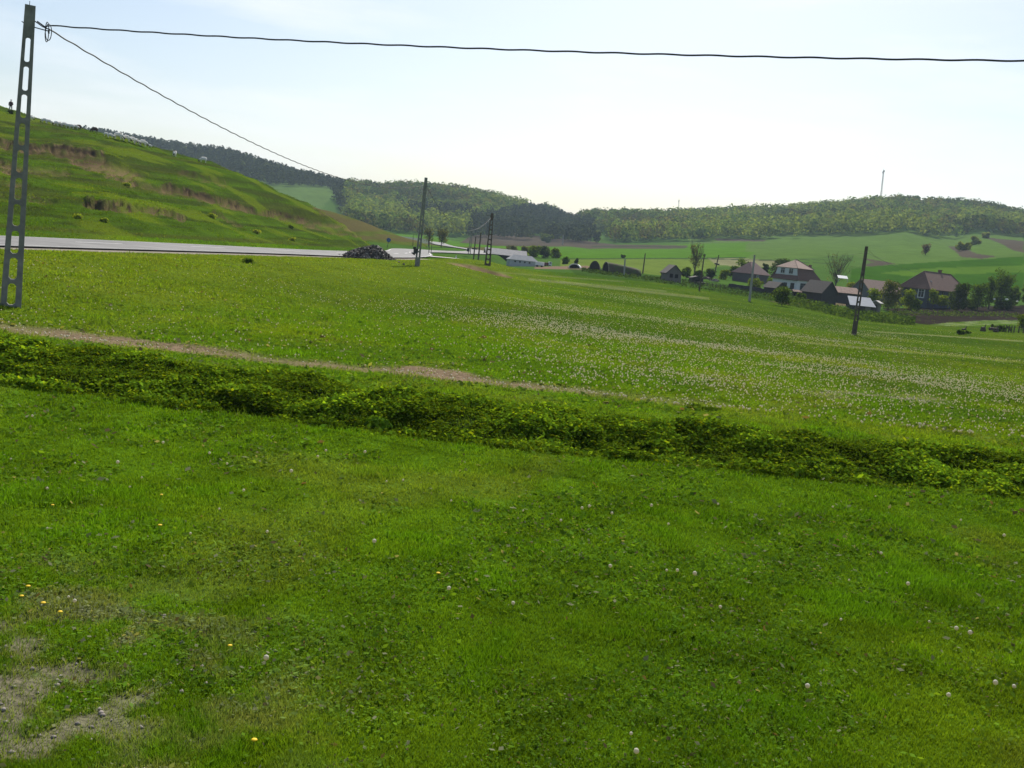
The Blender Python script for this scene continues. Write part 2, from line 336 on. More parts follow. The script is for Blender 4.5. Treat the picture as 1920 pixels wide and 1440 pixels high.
# ------------------------------------------------------------------ ground sheet
def land_cover(x, y, z, dr, onh, mk):
    n = len(x); u, v = PIX(x, y, z); C = np.zeros((n, 3))
    g1 = np.array([.060, .122, .006]); g2 = np.array([.032, .075, .005]); g3 = np.array([.092, .142, .007]); dry = np.array([.135, .135, .035]); soil = np.array([.20, .155, .105])
    a = fbm(x*.06+3, y*.035, 51, 4); b = fbm(x*.5, y*.4, 52, 4); c = fbm(x*.17, y*.17, 53, 3)
    C[:] = g1
    k = sstep(.42, .62, a)[:, None]; C = C*(1-k)+g2*k*.5+g1*k*.5
    k = (sstep(.5, .68, c)*(.35+.35*sstep(16, 24, y)))[:, None]; C = C*(1-k)+g3*k
    k = (sstep(.56, .74, b)*.22)[:, None]; C = C*(1-k)+dry*k
    fm = fbm(x*2.6, y*2.2, 63, 3)*sstep(60, 20, y)+.5*(1-sstep(60, 20, y)) if False else .5+(fbm(x*2.6, y*2.2, 63, 3)-.5)*(1-sstep(20, 60, y)); C = C*(.66+.68*fm[:, None])
    # meadow beyond the path leans yellow towards the right
    k = (sstep(26, 34, y)*(1-sstep(150, 190, y))*sstep(-10, 25, x)*.35*(.5+.8*c))[:, None]; C = C*(1-k)+np.array([.10, .125, .022])*k
    k = (sstep(.48, .6, fbm(x*.03+9, y*.12, 54, 3))*sstep(22, 30, y)*(1-sstep(140, 180, y))*.45)[:, None]; C = C*(1-k)+np.array([.030, .062, .010])*k
    # bank under the road is warm bright green
    k = ((1-sstep(12, 26, dr))*sstep(4, 8, dr)*(x > -60)*(y < 175)*(~onh)*.8)[:, None]; C = C*(1-k)+np.array([.095, .135, .014])*k*(.8+.4*b[:, None])
    k = (sstep(23, 27, dr)*sstep(50, 70, y)*(1-sstep(185, 200, y))*.35*(.4+1.2*a))[:, None]; C = C*(1-k)+np.array([.026, .062, .005])*k
    # road verge gravel
    rg_ = (1-sstep(5.2, 6.6, dr+(b-.5)*2.2))*(y < 130); k = (rg_*(~onh))[:, None]; C = C*(1-k)+np.array([.26, .23, .19])*k
    # ditch weeds ground, path, worn corner
    yn = ditch_near(x); yf = ditch_far(x); t = (y-yn)/(yf-yn)
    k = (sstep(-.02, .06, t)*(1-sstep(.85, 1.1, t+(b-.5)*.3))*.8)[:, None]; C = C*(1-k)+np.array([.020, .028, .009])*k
    pd = np.abs(y-path_y(x)-(b-.5)*1.3)
    kk = (1-sstep(.45, 1.05, pd))*(1-sstep(-2, 5, x+(a-.5)*10))*(.45+.8*b)
    kk2 = (1-sstep(.2, .9, np.abs(y-path_y(x)+.3)))*sstep(.47, .6, fbm(x*.35, y*1.5, 55, 3))*(x < 3.5)
    kk = np.clip(np.maximum(kk, kk2*.8), 0, 1)[:, None]; C = C*(1-kk)+np.array([.19, .140, .09])*kk
    kk = ((1-sstep(.6, 2.2, np.abs(y-(27.8+.05*x)+(b-.5)*4)))*sstep(.45, .6, fbm(x*.5+4, y*1.1, 56, 3))*sstep(7, 11, x)*.8)[:, None]; C = C*(1-kk)+np.array([.20, .17, .13])*kk
    kk = (sstep(.5, .64, fbm(x*1.1, y*1.1, 57, 4))*sstep(9.5, 6.5, y+x*1.7+4)*.75 if False else (1-sstep(.8, 2.8, np.hypot((x+3.7)*.8, (y-5.2)*.75)))*sstep(.44, .62, fbm(x*3.2, y*3.2, 57, 4))*.85)[:, None]; C = C*(1-kk)+np.array([.16, .135, .10])*kk*(.7+.6*b[:, None])
    # track lines towards the farm
    for (pa, pb, wd, st) in (((990, 523), (1330, 560), 1.1, .28), ((1040, 527), (1250, 546), .7, .2), ((900, 508), (1170, 528), .6, .18), ((1640, 622), (1920, 640), .5, .4), ((1480, 640), (1920, 680), .9, .35)):
        tt = (u-pa[0])/(pb[0]-pa[0]); vl = pa[1]+tt*(pb[1]-pa[1])
        k = (st*(1-sstep(.5, 1.6, np.abs(v-vl)/wd/2))*(tt > 0)*(tt < 1)*(y > 40)*(y < 200))[:, None]; C = C*(1-k)+np.array([.26, .25, .15])*k
    # hills on the left
    hh = onh & (z > 1.0) & (x < 0) & (y < 400) & (y > 45)
    C[hh] = (np.array([.048, .088, .008])*(.4+.6*b[hh, None]+.6*fbm(x[hh]*1.1, z[hh]*4.5, 68, 3)[:, None]))
    k = (hh*sstep(.5, .62, fbm(x*.12, z*1.1, 58, 4))*.55)[:, None]; C = C*(1-k)+np.array([.052, .052, .016])*k
    k = (hh*sstep(.50, .60, fbm(x*.45+z*.3, z*2.6, 64, 4))*.6)[:, None]; C = C*(1-k)+np.array([.030, .040, .012])*k
    k = (hh*sstep(.56, .68, c)*.7)[:, None]; C = C*(1-k)+np.array([.095, .135, .010])*k
    k = np.clip(mk*hh*(.75+.6*(b-.3)), 0, 1)[:, None]; C = C*(1-k)+np.array([.120, .083, .048])*k*(.15+1.7*fbm(x*.5+z, z*3., 65, 4)[:, None])
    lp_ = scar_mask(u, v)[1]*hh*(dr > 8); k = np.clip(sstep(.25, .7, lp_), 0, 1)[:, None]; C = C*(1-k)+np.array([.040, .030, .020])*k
    h2 = (y > 205) & (y < 420) & (x < -5) & (z > 1.6)
    C[h2] = (np.array([.070, .092, .016])*(.7+.6*b[h2, None]))
    k = (h2*sstep(.45, .6, fbm(x*.1, z*.7, 59, 3)+.1*sstep(8, 16, z))*.7)[:, None]; C = C*(1-k)+np.array([.095, .070, .036])*k
    # eroded scoop
    e = np.hypot((x+5.0)/4.2, (y-112)/9.0)+(fbm(x*.5, y*.3, 41)-.5)*.6; k = ((1-sstep(.7, 1.0, e))*.9)[:, None]; C = C*(1-k)+np.array([.15, .105, .065])*k*(.3+1.4*b[:, None])
    # dark scar behind the third pole
    e = np.hypot((u-925)/60, (v-490-(u-925)*.14)/6); k = ((1-sstep(.6, 1.1, e+(b-.5)*.6))*(y > 165)*(y < 330)*.75)[:, None]; C = C*(1-k)+np.array([.045, .036, .022])*k
    # fields of the valley
    far_ = (y > 185) & ~h2 & ~hh
    C[far_] = np.array([.052, .105, .018])*(.85+.3*c[far_, None])
    lime = [.062, .140, .010]; pale = [.17, .17, .085]; brown = [.070, .058, .042]; mid = [.074, .128, .026]; deep = [.030, .082, .004]; yel = [.105, .150, .026]
    FLD = [([(480, 300), (640, 350), (604, 392), (700, 440), (400, 420), (200, 300)], [.078, .132, .032]),
           ([(1290, 440), (1700, 432), (1830, 440), (1920, 430), (1920, 500), (1290, 500)], mid),
           ([(740, 431), (800, 440), (860, 455), (900, 470), (740, 460)], lime), ([(735, 441), (800, 449), (850, 458), (790, 457)], [.09, .11, .08]),
           ([(800, 450), (900, 455), (1170, 461), (1400, 455), (1400, 470), (1100, 470), (860, 468)], lime),
           ([(860, 455), (885, 441), (960, 436), (1030, 445), (1100, 452), (1165, 460), (1090, 463), (930, 461)], brown),
           ([(1060, 462), (1160, 459), (1290, 460), (1285, 466), (1120, 468)], brown),
           ([(1000, 467), (1150, 466), (1300, 467), (1420, 473), (1400, 482), (1250, 484), (1050, 486), (1000, 478)], lime),
           ([(1050, 487), (1250, 485.5), (1345, 486.5), (1345, 500), (1280, 520), (1050, 510)], yel),
           ([(1325, 483), (1400, 485), (1472, 489), (1466, 499), (1400, 501), (1340, 496)], pale),
           ([(1340, 447), (1440, 450), (1430, 453), (1342, 452)], [.07, .06, .045]),
           ([(1595, 480), (1640, 487), (1682, 494), (1640, 500), (1612, 498)], brown),
           ([(1595, 505), (1640, 499), (1760, 491), (1920, 481), (1920, 545), (1590, 545)], deep),
           ([(1650, 512), (1740, 503), (1920, 497), (1920, 510), (1700, 517)], [.062, .125, .010]),
           ([(1780, 462), (1800, 462), (1830, 476), (1870, 481), (1840, 486), (1800, 482)], brown),
           ([(1850, 446), (1920, 452), (1920, 474), (1900, 470), (1880, 458)], brown),
           ([(1530, 482), (1600, 478), (1640, 492), (1600, 500), (1480, 500), (1450, 488)], [.062, .118, .022])]
    wu = (fbm(x*.03, y*.01, 61)-.5)*8; wv = (fbm(x*.03, y*.01, 62)-.5)*1.5
    for pl, cc in FLD:
        kk = far_ & inpoly(u+wu, v+wv, pl) & (y > 245)
        f = (.78+.22*c[kk]+.22*fbm(x[kk]*.09, y[kk]*.025, 66, 4)+.25*(fbm(x[kk]*.35, y[kk]*.12, 67, 2)-.5))[:, None]; C[kk] = np.array(cc)*f
    # thin hedged balks between the fields
    for (pa, pb, wd) in (((1050, 486), (1400, 483), .8), ((1280, 484), (1480, 489), .7), ((1110, 462), (1290, 463), .6), ((800, 463), (900, 466), .8), ((1500, 487), (1600, 488), .5), ((1455, 489), (1560, 495), .5)):
        tt = (u-pa[0])/(pb[0]-pa[0]); vl = pa[1]+tt*(pb[1]-pa[1])
        kk = (np.abs(v-vl+wv) < wd) & (tt > 0) & (tt < 1) & (y > 245); C[kk] = [.03, .05, .02]
    # garden soil in front of the blue house, spoil and yard dirt
    kk = inpoly(u+wu*.4, v+wv, [(1655, 579), (1800, 575), (1930, 572), (1930, 602), (1850, 601), (1790, 604), (1740, 609), (1700, 604), (1690, 594)]) & (y > 120) & (y < 330); C[kk] = np.array([.026, .021, .017])*(.6+.8*b[kk, None])
    kk = inpoly(u, v+wv*2, [(1740, 609), (1790, 604), (1850, 601), (1930, 600), (1930, 609), (1850, 609), (1790, 612)]) & (y > 100) & (y < 200); k = (kk*sstep(.35, .6, b))[:, None]; C = C*(1-k)+np.array([.13, .17, .07])*k
    kk = inpoly(u+wu, v+wv, [(1505, 563), (1590, 565), (1600, 574), (1480, 572), (1440, 565)]) & (y > 150) & (y < 260); C[kk] = np.array([.13, .105, .06])*(.7+.5*b[kk, None])
    kk = inpoly(u+wu, v+wv, [(1000, 500), (1100, 498), (1130, 508), (1060, 505), (1000, 504)]) & (y > 150) & (y < 300); C[kk] = np.array([.17, .12, .085])
    kk = inpoly(u+wu, v+wv*2, [(1060, 500), (1250, 517), (1440, 545), (1500, 552), (1470, 572), (1300, 538), (1080, 516)]) & (y > 120) & (y < 235); k = (kk*.6)[:, None]; C = C*(1-k)+np.array([.028, .055, .012])*k
    # woodland floor
    return np.clip(C, 0.004, 1)
def build_ground():
    r1 = np.exp(np.arange(math.log(2.2), math.log(250), .0062)); r2 = np.exp(np.arange(math.log(250), math.log(3400), .011))
    rr = np.concatenate([[.05, .6, 1.3], r1, r2, [3400]])
    a_in = np.arange(-33, 33, .088); out = []; a = 33.; st = .1
    while a < 180: out.append(a); st = min(st*1.18, 5); a += st
    ang = np.concatenate([-np.array(out[::-1]), a_in, np.array(out)]); ang = np.radians(np.unique(ang)); na = len(ang)
    A, RR = np.meshgrid(ang, rr); x = (RR*np.sin(A)).ravel(); y = (RR*np.cos(A)).ravel()
    z, dr, onh, mk = Hfull(x, y)
    behind = y < 1; z = np.where(behind, z*np.clip((y+6)/7, 0, 1), z)
    C = land_cover(x, y, z, dr, onh, mk)
    nr = len(rr); i = np.arange(nr-1)[:, None]; j = np.arange(na)[None, :]; j2 = (j+1) % na
    F = np.stack([i*na+j, (i+1)*na+j, (i+1)*na+j2, i*na+j2], -1).reshape(-1, 4)
    F = F[:, ::-1]
    M = mat('ground_turf', attr='cover', rough=.95, var=.45, scale=9., bump=1.2, detail=7, gen='Object', spec=0.)
    # second, coarser break-up for distant turf
    N = M.node_tree.nodes; L = M.node_tree.links
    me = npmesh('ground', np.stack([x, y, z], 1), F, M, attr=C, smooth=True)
    o = link('ground', me); tag(o, kind='structure'); return o
build_ground()

# ------------------------------------------------------------------ grass, weeds, flowers
def fullinfo(x, y):
    z, dr, onh, mk = Hfull(x, y); C = land_cover(x, y, z, dr, onh, mk); return z, dr, onh, mk, C
def blades(name, x, y, z, C, nb, h, wd, spread, label, lean=.95, tipc=1.25):
    n = len(x); N = n*nb
    X = np.repeat(x, nb); Y = np.repeat(y, nb); Z = np.repeat(z, nb); Cc = np.repeat(C, nb, 0); hh = np.repeat(h, nb)*rng.uniform(.55, 1.25, N); ww = np.repeat(wd, nb)*rng.uniform(.6, 1.4, N); sp = np.repeat(spread, nb)
    a = rng.uniform(0, 2*np.pi, N); r = sp*np.sqrt(rng.uniform(0, 1, N)); bx = X+r*np.cos(a); by = Y+r*np.sin(a)
    f = rng.uniform(0, np.pi, N); dx = np.cos(f)*ww/2; dy = np.sin(f)*ww/2
    la = rng.uniform(0, 2*np.pi, N); lr = rng.uniform(.1, 1, N)*lean*hh
    V = np.empty((N, 3, 3), np.float32)
    V[:, 0] = np.stack([bx-dx, by-dy, Z-.01], 1); V[:, 1] = np.stack([bx+dx, by+dy, Z-.01], 1)
    V[:, 2] = np.stack([bx+lr*np.cos(la), by+lr*np.sin(la), Z+hh], 1)
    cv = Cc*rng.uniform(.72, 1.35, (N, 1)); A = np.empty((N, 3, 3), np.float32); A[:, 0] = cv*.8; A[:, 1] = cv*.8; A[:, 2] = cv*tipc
    M = mat('grass_blade', attr='cover', rough=.6, var=.12, scale=2, trans=.48, spec=0.)
    me = npmesh(name, V.reshape(-1, 3), np.arange(N*3).reshape(-1, 3), M, attr=A.reshape(-1, 3))
    return tag(link(name, me), label, kind='stuff')
def meadow():
    n = 250000; s1 = rng.uniform(1/150., 1/4., n//2); y1 = 1/s1; y2 = np.exp(rng.uniform(math.log(4), math.log(190), n//2)); y = np.concatenate([y1, y2])
    x = rng.uniform(-.62, .62, n)*y
    z, dr, onh, mk, C = fullinfo(x, y)
    t = (y-ditch_near(x))/(ditch_far(x)-ditch_near(x))
    grassy = np.clip((C[:, 1]/np.maximum(C[:, 0], .001)-.95)*2.2, 0, 1)
    soilk = ((1-grassy)*.8)[:, None]; C = C*(1-soilk)+np.array([.062, .115, .010])*soilk
    keep = (dr > 5.3) & (rng.uniform(0, 1, n) < .16+.84*grassy) & ((t < .04) | (t > .9)) & (y < 185)
    x, y, z, C, mk, onh = x[keep], y[keep], z[keep], C[keep], mk[keep], onh[keep]
    lush = .35*fbm(x*.5+7, y*.5, 71, 3)+.65*fbm(x*2.2+7, y*1.9, 72, 3); h = (.025+.045*sstep(.42, .75, lush))*(1+.35*sstep(5, 40, y)); h = np.where(onh, h*1.5, h)
    C = C*(.85+.45*lush[:, None])+0
    k = ((lush > .6)*.5)[:, None]; C = C*(1-k)+C*np.array([.65, .95, .6])*k
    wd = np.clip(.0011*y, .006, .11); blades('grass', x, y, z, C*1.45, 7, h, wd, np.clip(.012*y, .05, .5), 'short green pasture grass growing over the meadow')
def leafquads(c, nrm, size, aspect=1.0, r=None):
    """one quad per centre, facing nrm with a random spin"""
    n = len(c); nrm = nrm/np.maximum(np.linalg.norm(nrm, axis=1, keepdims=True), 1e-6)
    t = rng.normal(size=(n, 3)); a = np.cross(nrm, t); a /= np.maximum(np.linalg.norm(a, axis=1, keepdims=True), 1e-6); b = np.cross(nrm, a)
    s = (size*rng.uniform(.65, 1.35, n))[:, None]/2 if np.ndim(size) == 0 else (size*rng.uniform(.65, 1.35, n))[:, None]/2
    a = a*s; b = b*s*aspect
    V = np.empty((n, 4, 3), np.float32); V[:, 0] = c-a*.9-b*.35; V[:, 1] = c+a*.2-b; V[:, 2] = c+a+b*.3; V[:, 3] = c-a*.25+b
    return V
meadow()
def ground_leaves():
    n = 190000; y = np.concatenate([1/rng.uniform(1/40., 1/4., n//2), np.exp(rng.uniform(math.log(4), math.log(60), n//2))]); x = rng.uniform(-.6, .6, n)*y
    z, dr, onh, mk, C = fullinfo(x, y); t = (y-ditch_near(x))/(ditch_far(x)-ditch_near(x)); g = fbm(x*.9, y*.9, 73, 3)
    k = (dr > 6) & ((t < 0) | (t > 1)) & (rng.uniform(0, 1, n) < .15+.85*sstep(.42, .6, g)) & (C[:, 1] > C[:, 0]*1.05); x, y, z, C = x[k], y[k], z[k], C[k]; n = len(x)
    c = np.stack([x, y, z+rng.uniform(.01, .055, n)], 1); V = leafquads(c, rng.normal(size=(n, 3))*.45+np.array([0, -.1, 1]), np.clip(.0038*y, .02, .085)*rng.choice([.8, 1., 1.9], n, p=[.45, .4, .15]), .55)
    col = C*rng.uniform(1.1, 2.1, (n, 1))+np.array([.01, .012, .006]); pl = rng.uniform(0, 1, n) < .06; col[pl] = np.array([.22, .23, .13]); pl = rng.uniform(0, 1, n) < .05; col[pl] = np.array([.12, .10, .05])
    tag(link('clover', npmesh('clover', V.reshape(-1, 3), np.arange(n*4).reshape(-1, 4), mat('weed_leaf', attr='cover', rough=.75, var=.15, scale=3, trans=.4, spec=0.), attr=np.repeat(col, 4, 0))), 'small broad clover and herb leaves mixed through the pasture', kind='stuff')
ground_leaves()
def weeds():
    n = 92000; x = rng.uniform(-14, 14, n); t = rng.uniform(0.02, 1.02, n); yn = ditch_near(x); yf = ditch_far(x); y = yn+t*(yf-yn)
    dens = fbm(x*1.1, y*1.3, 81, 3)
    k = (np.abs(x) < .66*y) & (rng.uniform(0, 1, n) < sstep(.26, .44, dens)*.9+.1-.2*sstep(.85, 1., t)); x, y, t, dens = x[k], y[k], t[k], dens[k]
    z = Hfull(x, y)[0]; n = len(x); hp = (.05+.16*sstep(.38, .7, dens))*rng.uniform(.5, 1.2, n)*(1-.35*sstep(.8, 1, t))
    L = 7; c = np.repeat(np.stack([x, y, z], 1), L, 0); hh = np.repeat(hp, L)*rng.uniform(.35, 1.1, n*L)
    c = c+np.stack([rng.normal(0, .05, n*L), rng.normal(0, .05, n*L), hh], 1)
    nr = np.stack([rng.normal(0, .6, n*L), rng.normal(-.15, .6, n*L), np.ones(n*L)], 1)
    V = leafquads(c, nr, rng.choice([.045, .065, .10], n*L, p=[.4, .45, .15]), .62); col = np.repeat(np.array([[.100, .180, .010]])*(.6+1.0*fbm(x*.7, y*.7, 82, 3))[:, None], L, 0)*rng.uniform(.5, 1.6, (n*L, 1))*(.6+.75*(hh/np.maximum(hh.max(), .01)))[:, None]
    col = col*np.where(rng.uniform(0, 1, (n*L, 1)) < .16, np.array([1.5, 1.15, .7]), 1.)
    A = np.repeat(col, 4, 0)
    M = mat('weed_leaf', attr='cover', rough=.75, var=.15, scale=3, trans=.4, spec=0.)
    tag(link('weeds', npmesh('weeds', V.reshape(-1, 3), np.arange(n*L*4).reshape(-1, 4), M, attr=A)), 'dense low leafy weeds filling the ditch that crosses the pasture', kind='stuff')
    # taller blades mixed in
    x = rng.uniform(-14, 14, 3500); t = rng.uniform(-.03, 1.1, 3500); y = ditch_near(x)+t*(ditch_far(x)-ditch_near(x)); z = Hfull(x, y)[0]
    o = blades('ditch_grass', x, y, z, np.tile([.075, .135, .014], (3500, 1)), 6, rng.uniform(.08, .2, 3500), np.full(3500, .012), np.full(3500, .12), 'longer tufted grass standing among the ditch weeds')
weeds()
def leafy_clump(u, v, wpx, hpx, label, cat='weed clump', name='weed_clump', col=(.07, .15, .012), y0=3, ls=.10):
    p = hit(u, v, y0); s = p.y/FPX; W_ = wpx*s; Hh = hpx*s; root = empty(name, p, label=label, cat=cat)
    n = int(160+60*W_/max(ls, .01)*.4); c = rng.normal(size=(n, 3))*np.array([W_*.24, W_*.17, Hh*.30])+np.array([0, 0, Hh*.45]); c[:, 2] = np.clip(c[:, 2], .01, Hh*1.05)
    V = leafquads(c, c*np.array([1, 1, .4])+np.array([0, 0, .5*Hh])+rng.normal(size=(n, 3))*.2*Hh, ls, .5); A = np.repeat(np.array([col])*rng.uniform(.6, 1.5, (n, 1)), 4, 0)
    M = mat('weed_leaf'); link('leaves', npmesh('leaves', V.reshape(-1, 3), np.arange(n*4).reshape(-1, 4), M, attr=A), root)
    b = MB()
    for k in range(6):
        a = k*1.05; b.tube([(0, 0, -.02), (math.cos(a)*W_*.16, math.sin(a)*W_*.12, Hh*.75)], [ls*.05+.003, .002], 5)
    b.build('stem', mat('stem_green', (.05, .08, .02)), root); return root
leafy_clump(705, 806, 60, 20, 'broad leafy weed clump rising from the ditch left of centre')
leafy_clump(1520, 896, 44, 36, 'dark leafy weed clump on the near edge of the ditch at the right', col=(.10, .18, .012))
leafy_clump(1303, 768, 38, 10, 'round green weed clump on the turf just above the ditch', col=(.11, .19, .014))
leafy_clump(1335, 772, 26, 7, 'smaller flat weed clump beside the round one above the ditch', col=(.10, .18, .014))
leafy_clump(466, 494, 20, 9, 'dark tuft of weeds on the bank left of the rubble heap', ls=.16, col=(.06, .11, .012))
# dandelions --------------------------------------------------
MW = mat('seed_head', (.62, .62, .56), rough=.9, var=.1, trans=.35); MY = mat('yellow_petals', (.75, .50, .01), rough=.7, var=.1); MS = mat('dandelion_stem', (.10, .16, .04), rough=.6)
def puff_mesh(nm, r, hgt, m_, flat):
    b = MB(); st = [(0, 0, hgt+r*(-1 if not flat else -.3))]
    vs = []; fs = []; nn, mm = 7, 5
    for i in range(mm):
        ph = math.pi*(i+.5)/mm
        for k in range(nn): q = 2*math.pi*k/nn; vs.append((r*math.sin(ph)*math.cos(q), r*math.sin(ph)*math.sin(q), hgt+r*math.cos(ph)*(.4 if flat else 1)))
    for i in range(mm-1):
        for k in range(nn): fs.append((i*nn+k, i*nn+(k+1) % nn, (i+1)*nn+(k+1) % nn, (i+1)*nn+k))
    fs += [tuple(range(nn)), tuple(range((mm-1)*nn, mm*nn))]
    b.add(vs, fs); return b.mesh(nm, m_, True)
ME_PUFF = puff_mesh('seed_head', .024, .10, MW, False); ME_YEL = puff_mesh('flower_head', .021, .07, MY, True)
ME_STEM = MB().tube([(0, 0, -.01), (.004, 0, .05), (0, 0, .085)], [.0025, .0025, .002], 5).mesh('stem', MS)
ME_STEM2 = MB().tube([(0, 0, -.01), (0, 0, .066)], [.003, .002], 5).mesh('stem', MS)
def dandelion(p, yellow, label, group, s=1.):
    e = empty('dandelion', p, random.uniform(0, 6), label, 'dandelion', group, s)
    link('flower_head' if yellow else 'seed_head', ME_YEL if yellow else ME_PUFF, e); link('stem', ME_STEM2 if yellow else ME_STEM, e)
FG = [(88, 929), (305, 843), (392, 861), (140, 879), (265, 908), (243, 921), (456, 932), (410, 966), (610, 857), (595, 866), (545, 897), (683, 862), (724, 912), (755, 909), (845, 948), (1090, 964), (1146, 974), (980, 966), (1103, 964), (1252, 992), (1050, 990), (1220, 960), (1248, 1085), (1268, 1085), (1142, 1080), (1300, 1095), (1348, 1157), (1575, 1173), (1590, 1100), (1790, 1197), (1815, 1210), (1511, 1307), (1775, 1325), (1862, 1305), (1898, 1306), (1180, 1401), (1190, 1432), (497, 1262), (139, 1145), (128, 1131), (356, 1016), (88, 1004), (372, 742), (300, 748), (600, 740), (1650, 1050), (1700, 1110), (1560, 960), (1800, 985), (1437, 880), (1250, 838), (1223, 855), (60, 790), (150, 812), (500, 1010), (700, 1035), (960, 1150), (840, 1120), (220, 880), (1880, 1020), (1345, 955), (1740, 1180), (1640, 940), (1460, 1010), (425, 880), (20, 870)]
ORD = ['leftmost', 'second from the left', 'third from the left', 'fourth from the left', 'fifth from the left', 'sixth from the left', 'seventh from the left', 'eighth from the left', 'ninth from the left', 'tenth from the left', 'eleventh from the left', 'twelfth from the left', 'thirteenth from the left', 'fourteenth from the left', 'fifteenth from the left', 'sixteenth from the left']
BANDS = [(0, 800, 'just above the ditch'), (800, 870, 'just below the ditch'), (870, 930, 'in the second row below the ditch'), (930, 975, 'in the upper middle of the near grass'), (975, 1070, 'across the middle of the near grass'), (1070, 1140, 'in the lower middle of the near grass'), (1140, 1230, 'in the lower part of the near grass'), (1230, 1500, 'along the bottom of the picture')]
def fg_label(u, v):
    for a_, b_, tx in BANDS:
        if a_ <= v < b_:
            row = sorted([q for q in set(FG) if a_ <= q[1] < b_]); return 'white dandelion seed head, '+ORD[row.index((u, v))]+' '+tx
for (u, v) in FG:
    dandelion(hit(u, v), False, fg_label(u, v), 'white dandelions in the near grass', random.uniform(.45, .92))
for (u, v, lb) in [(98, 958, 'yellow dandelion highest at the left edge'), (40, 1133, 'yellow dandelion leftmost of the group by the bare patch'), (80, 1153, 'yellow dandelion in the middle of the group by the bare patch'), (112, 1165, 'yellow dandelion lowest of the group by the bare patch'), (52, 1115, 'yellow dandelion topmost of the group by the bare patch'), (299, 1000, 'yellow dandelion alone below the second yellow one from the top'), (475, 1412, 'yellow dandelion nearest the bottom edge of the picture'), (430, 1226, 'yellow dandelion right of the bare patch'), (302, 940, 'small yellow dandelion second from the top at the left'), (820, 1093, 'yellow dandelion alone in the middle of the near grass')]:
    dandelion(hit(u, v), True, lb, 'yellow dandelions in the near grass', random.uniform(.8, 1.05))
def flower_field():
    # density follows drifts that run along the meadow
    n = 420000; s = rng.uniform(1/170., 1/22., n); y = 1/s; x = rng.uniform(-.56, .58, n)*y
    z, dr, onh, mk = Hfull(x, y); u, v = PIX(x, y, z)
    top = np.interp(u, [0, 300, 600, 800, 1000, 1200, 1400, 1600, 1920], [560, 540, 520, 530, 545, 560, 575, 600, 640]); bot = np.interp(u, [0, 300, 600, 800, 900, 1050, 1200, 1400, 1600, 1920], [630, 645, 660, 640, 670, 700, 725, 740, 755, 785])
    body = sstep(-12, 12, v-top)*sstep(-14, 16, bot-v)
    core = np.interp(u, [0, 400, 700, 900, 1100, 1300, 1600, 1920], [.012, .016, .035, .24, .85, .9, .55, .15])
    drift = sstep(.46, .64, fbm(x*.05+2, y*.16+x*.02, 91, 4)+.10*(fbm(x*.8, y*.8, 92, 2)-.5))
    lower = np.exp(-((v-np.interp(u, [950, 1300, 1600, 1920], [660, 700, 735, 765]))/22.)**2)*sstep(930, 1050, u)*(1-.75*sstep(1450, 1900, u))*.95
    upper = np.exp(-((v-np.interp(u, [1100, 1250, 1400, 1600, 1700], [548, 570, 592, 625, 636]))/5.)**2)*sstep(1080, 1200, u)*(1-sstep(1640, 1750, u))*2.5
    thin = .014*sstep(480, 500, v)*(dr > 9)*(dr < 60)
    spars = .02*(v > 700)
    pr = body*core*(.12+.88*drift)*.55+lower*drift*.9*body+upper*.35+thin*(.4+drift)+spars
    keep = (rng.uniform(0, 1, n) < pr*.78) & (dr > 7) & ~onh & (y > ditch_far(x)+.4)
    x, y, z, u, v = x[keep], y[keep], z[keep], u[keep], v[keep]
    print('flowers', len(x))
    order = np.argsort(y); x, y, z = x[order], y[order], z[order]
    k = 225
    for i in range(k):
        dandelion((x[i], y[i], z[i]-.01), False, 'white dandelion seed head in the meadow beyond the ditch', 'white dandelions beyond the ditch', random.uniform(.8, 1.15))
    x, y, z = x[k:], y[k:], z[k:]; n = len(x); r = rng.uniform(.015, .027, n)*(1+.25*sstep(50, 120, y)); h = rng.uniform(.07, .13, n)
    O = np.array([[1, 0, 0], [0, 1, 0], [-1, 0, 0], [0, -1, 0], [0, 0, 1], [0, 0, -1]], float)
    Ff = np.array([[0, 1, 4], [1, 2, 4], [2, 3, 4], [3, 0, 4], [1, 0, 5], [2, 1, 5], [3, 2, 5], [0, 3, 5]])
    V = (np.stack([x, y, z+h], 1)[:, None, :]+O[None]*r[:, None, None]).reshape(-1, 3); F = (Ff[None]+6*np.arange(n)[:, None, None]).reshape(-1, 3)
    tag(link('dandelion_field', npmesh('dandelion_field', V, F, MW)), 'thousands of white dandelion seed heads drifting across the meadow', kind='stuff')
flower_field()
def pebbles():
    n = 500; x = rng.normal(-3.3, 1.1, n); y = rng.normal(5.2, 1.2, n); k = (y > 2.5); x, y = x[k], y[k]; z = Hfull(x, y)[0]; n = len(x)
    O = np.array([[1, 0, 0], [.3, 1, 0], [-1, .2, 0], [0, -1, 0], [.1, .1, .7], [0, 0, -.6]], float); Ff = np.array([[0, 1, 4], [1, 2, 4], [2, 3, 4], [3, 0, 4], [1, 0, 5], [2, 1, 5], [3, 2, 5], [0, 3, 5]])
    V = (np.stack([x, y, z+.004], 1)[:, None, :]+O[None]*(rng.uniform(.6, 1.4, (n, 6, 1)))*rng.uniform(.008, .026, n)[:, None, None]).reshape(-1, 3)
    tag(link('gravel', npmesh('gravel', V, (Ff[None]+6*np.arange(n)[:, None, None]).reshape(-1, 3), mat('pebble_grey', (.24, .21, .19), var=.5, scale=14))), 'grey pebbles on the worn patch at the lower left', kind='stuff')
pebbles()

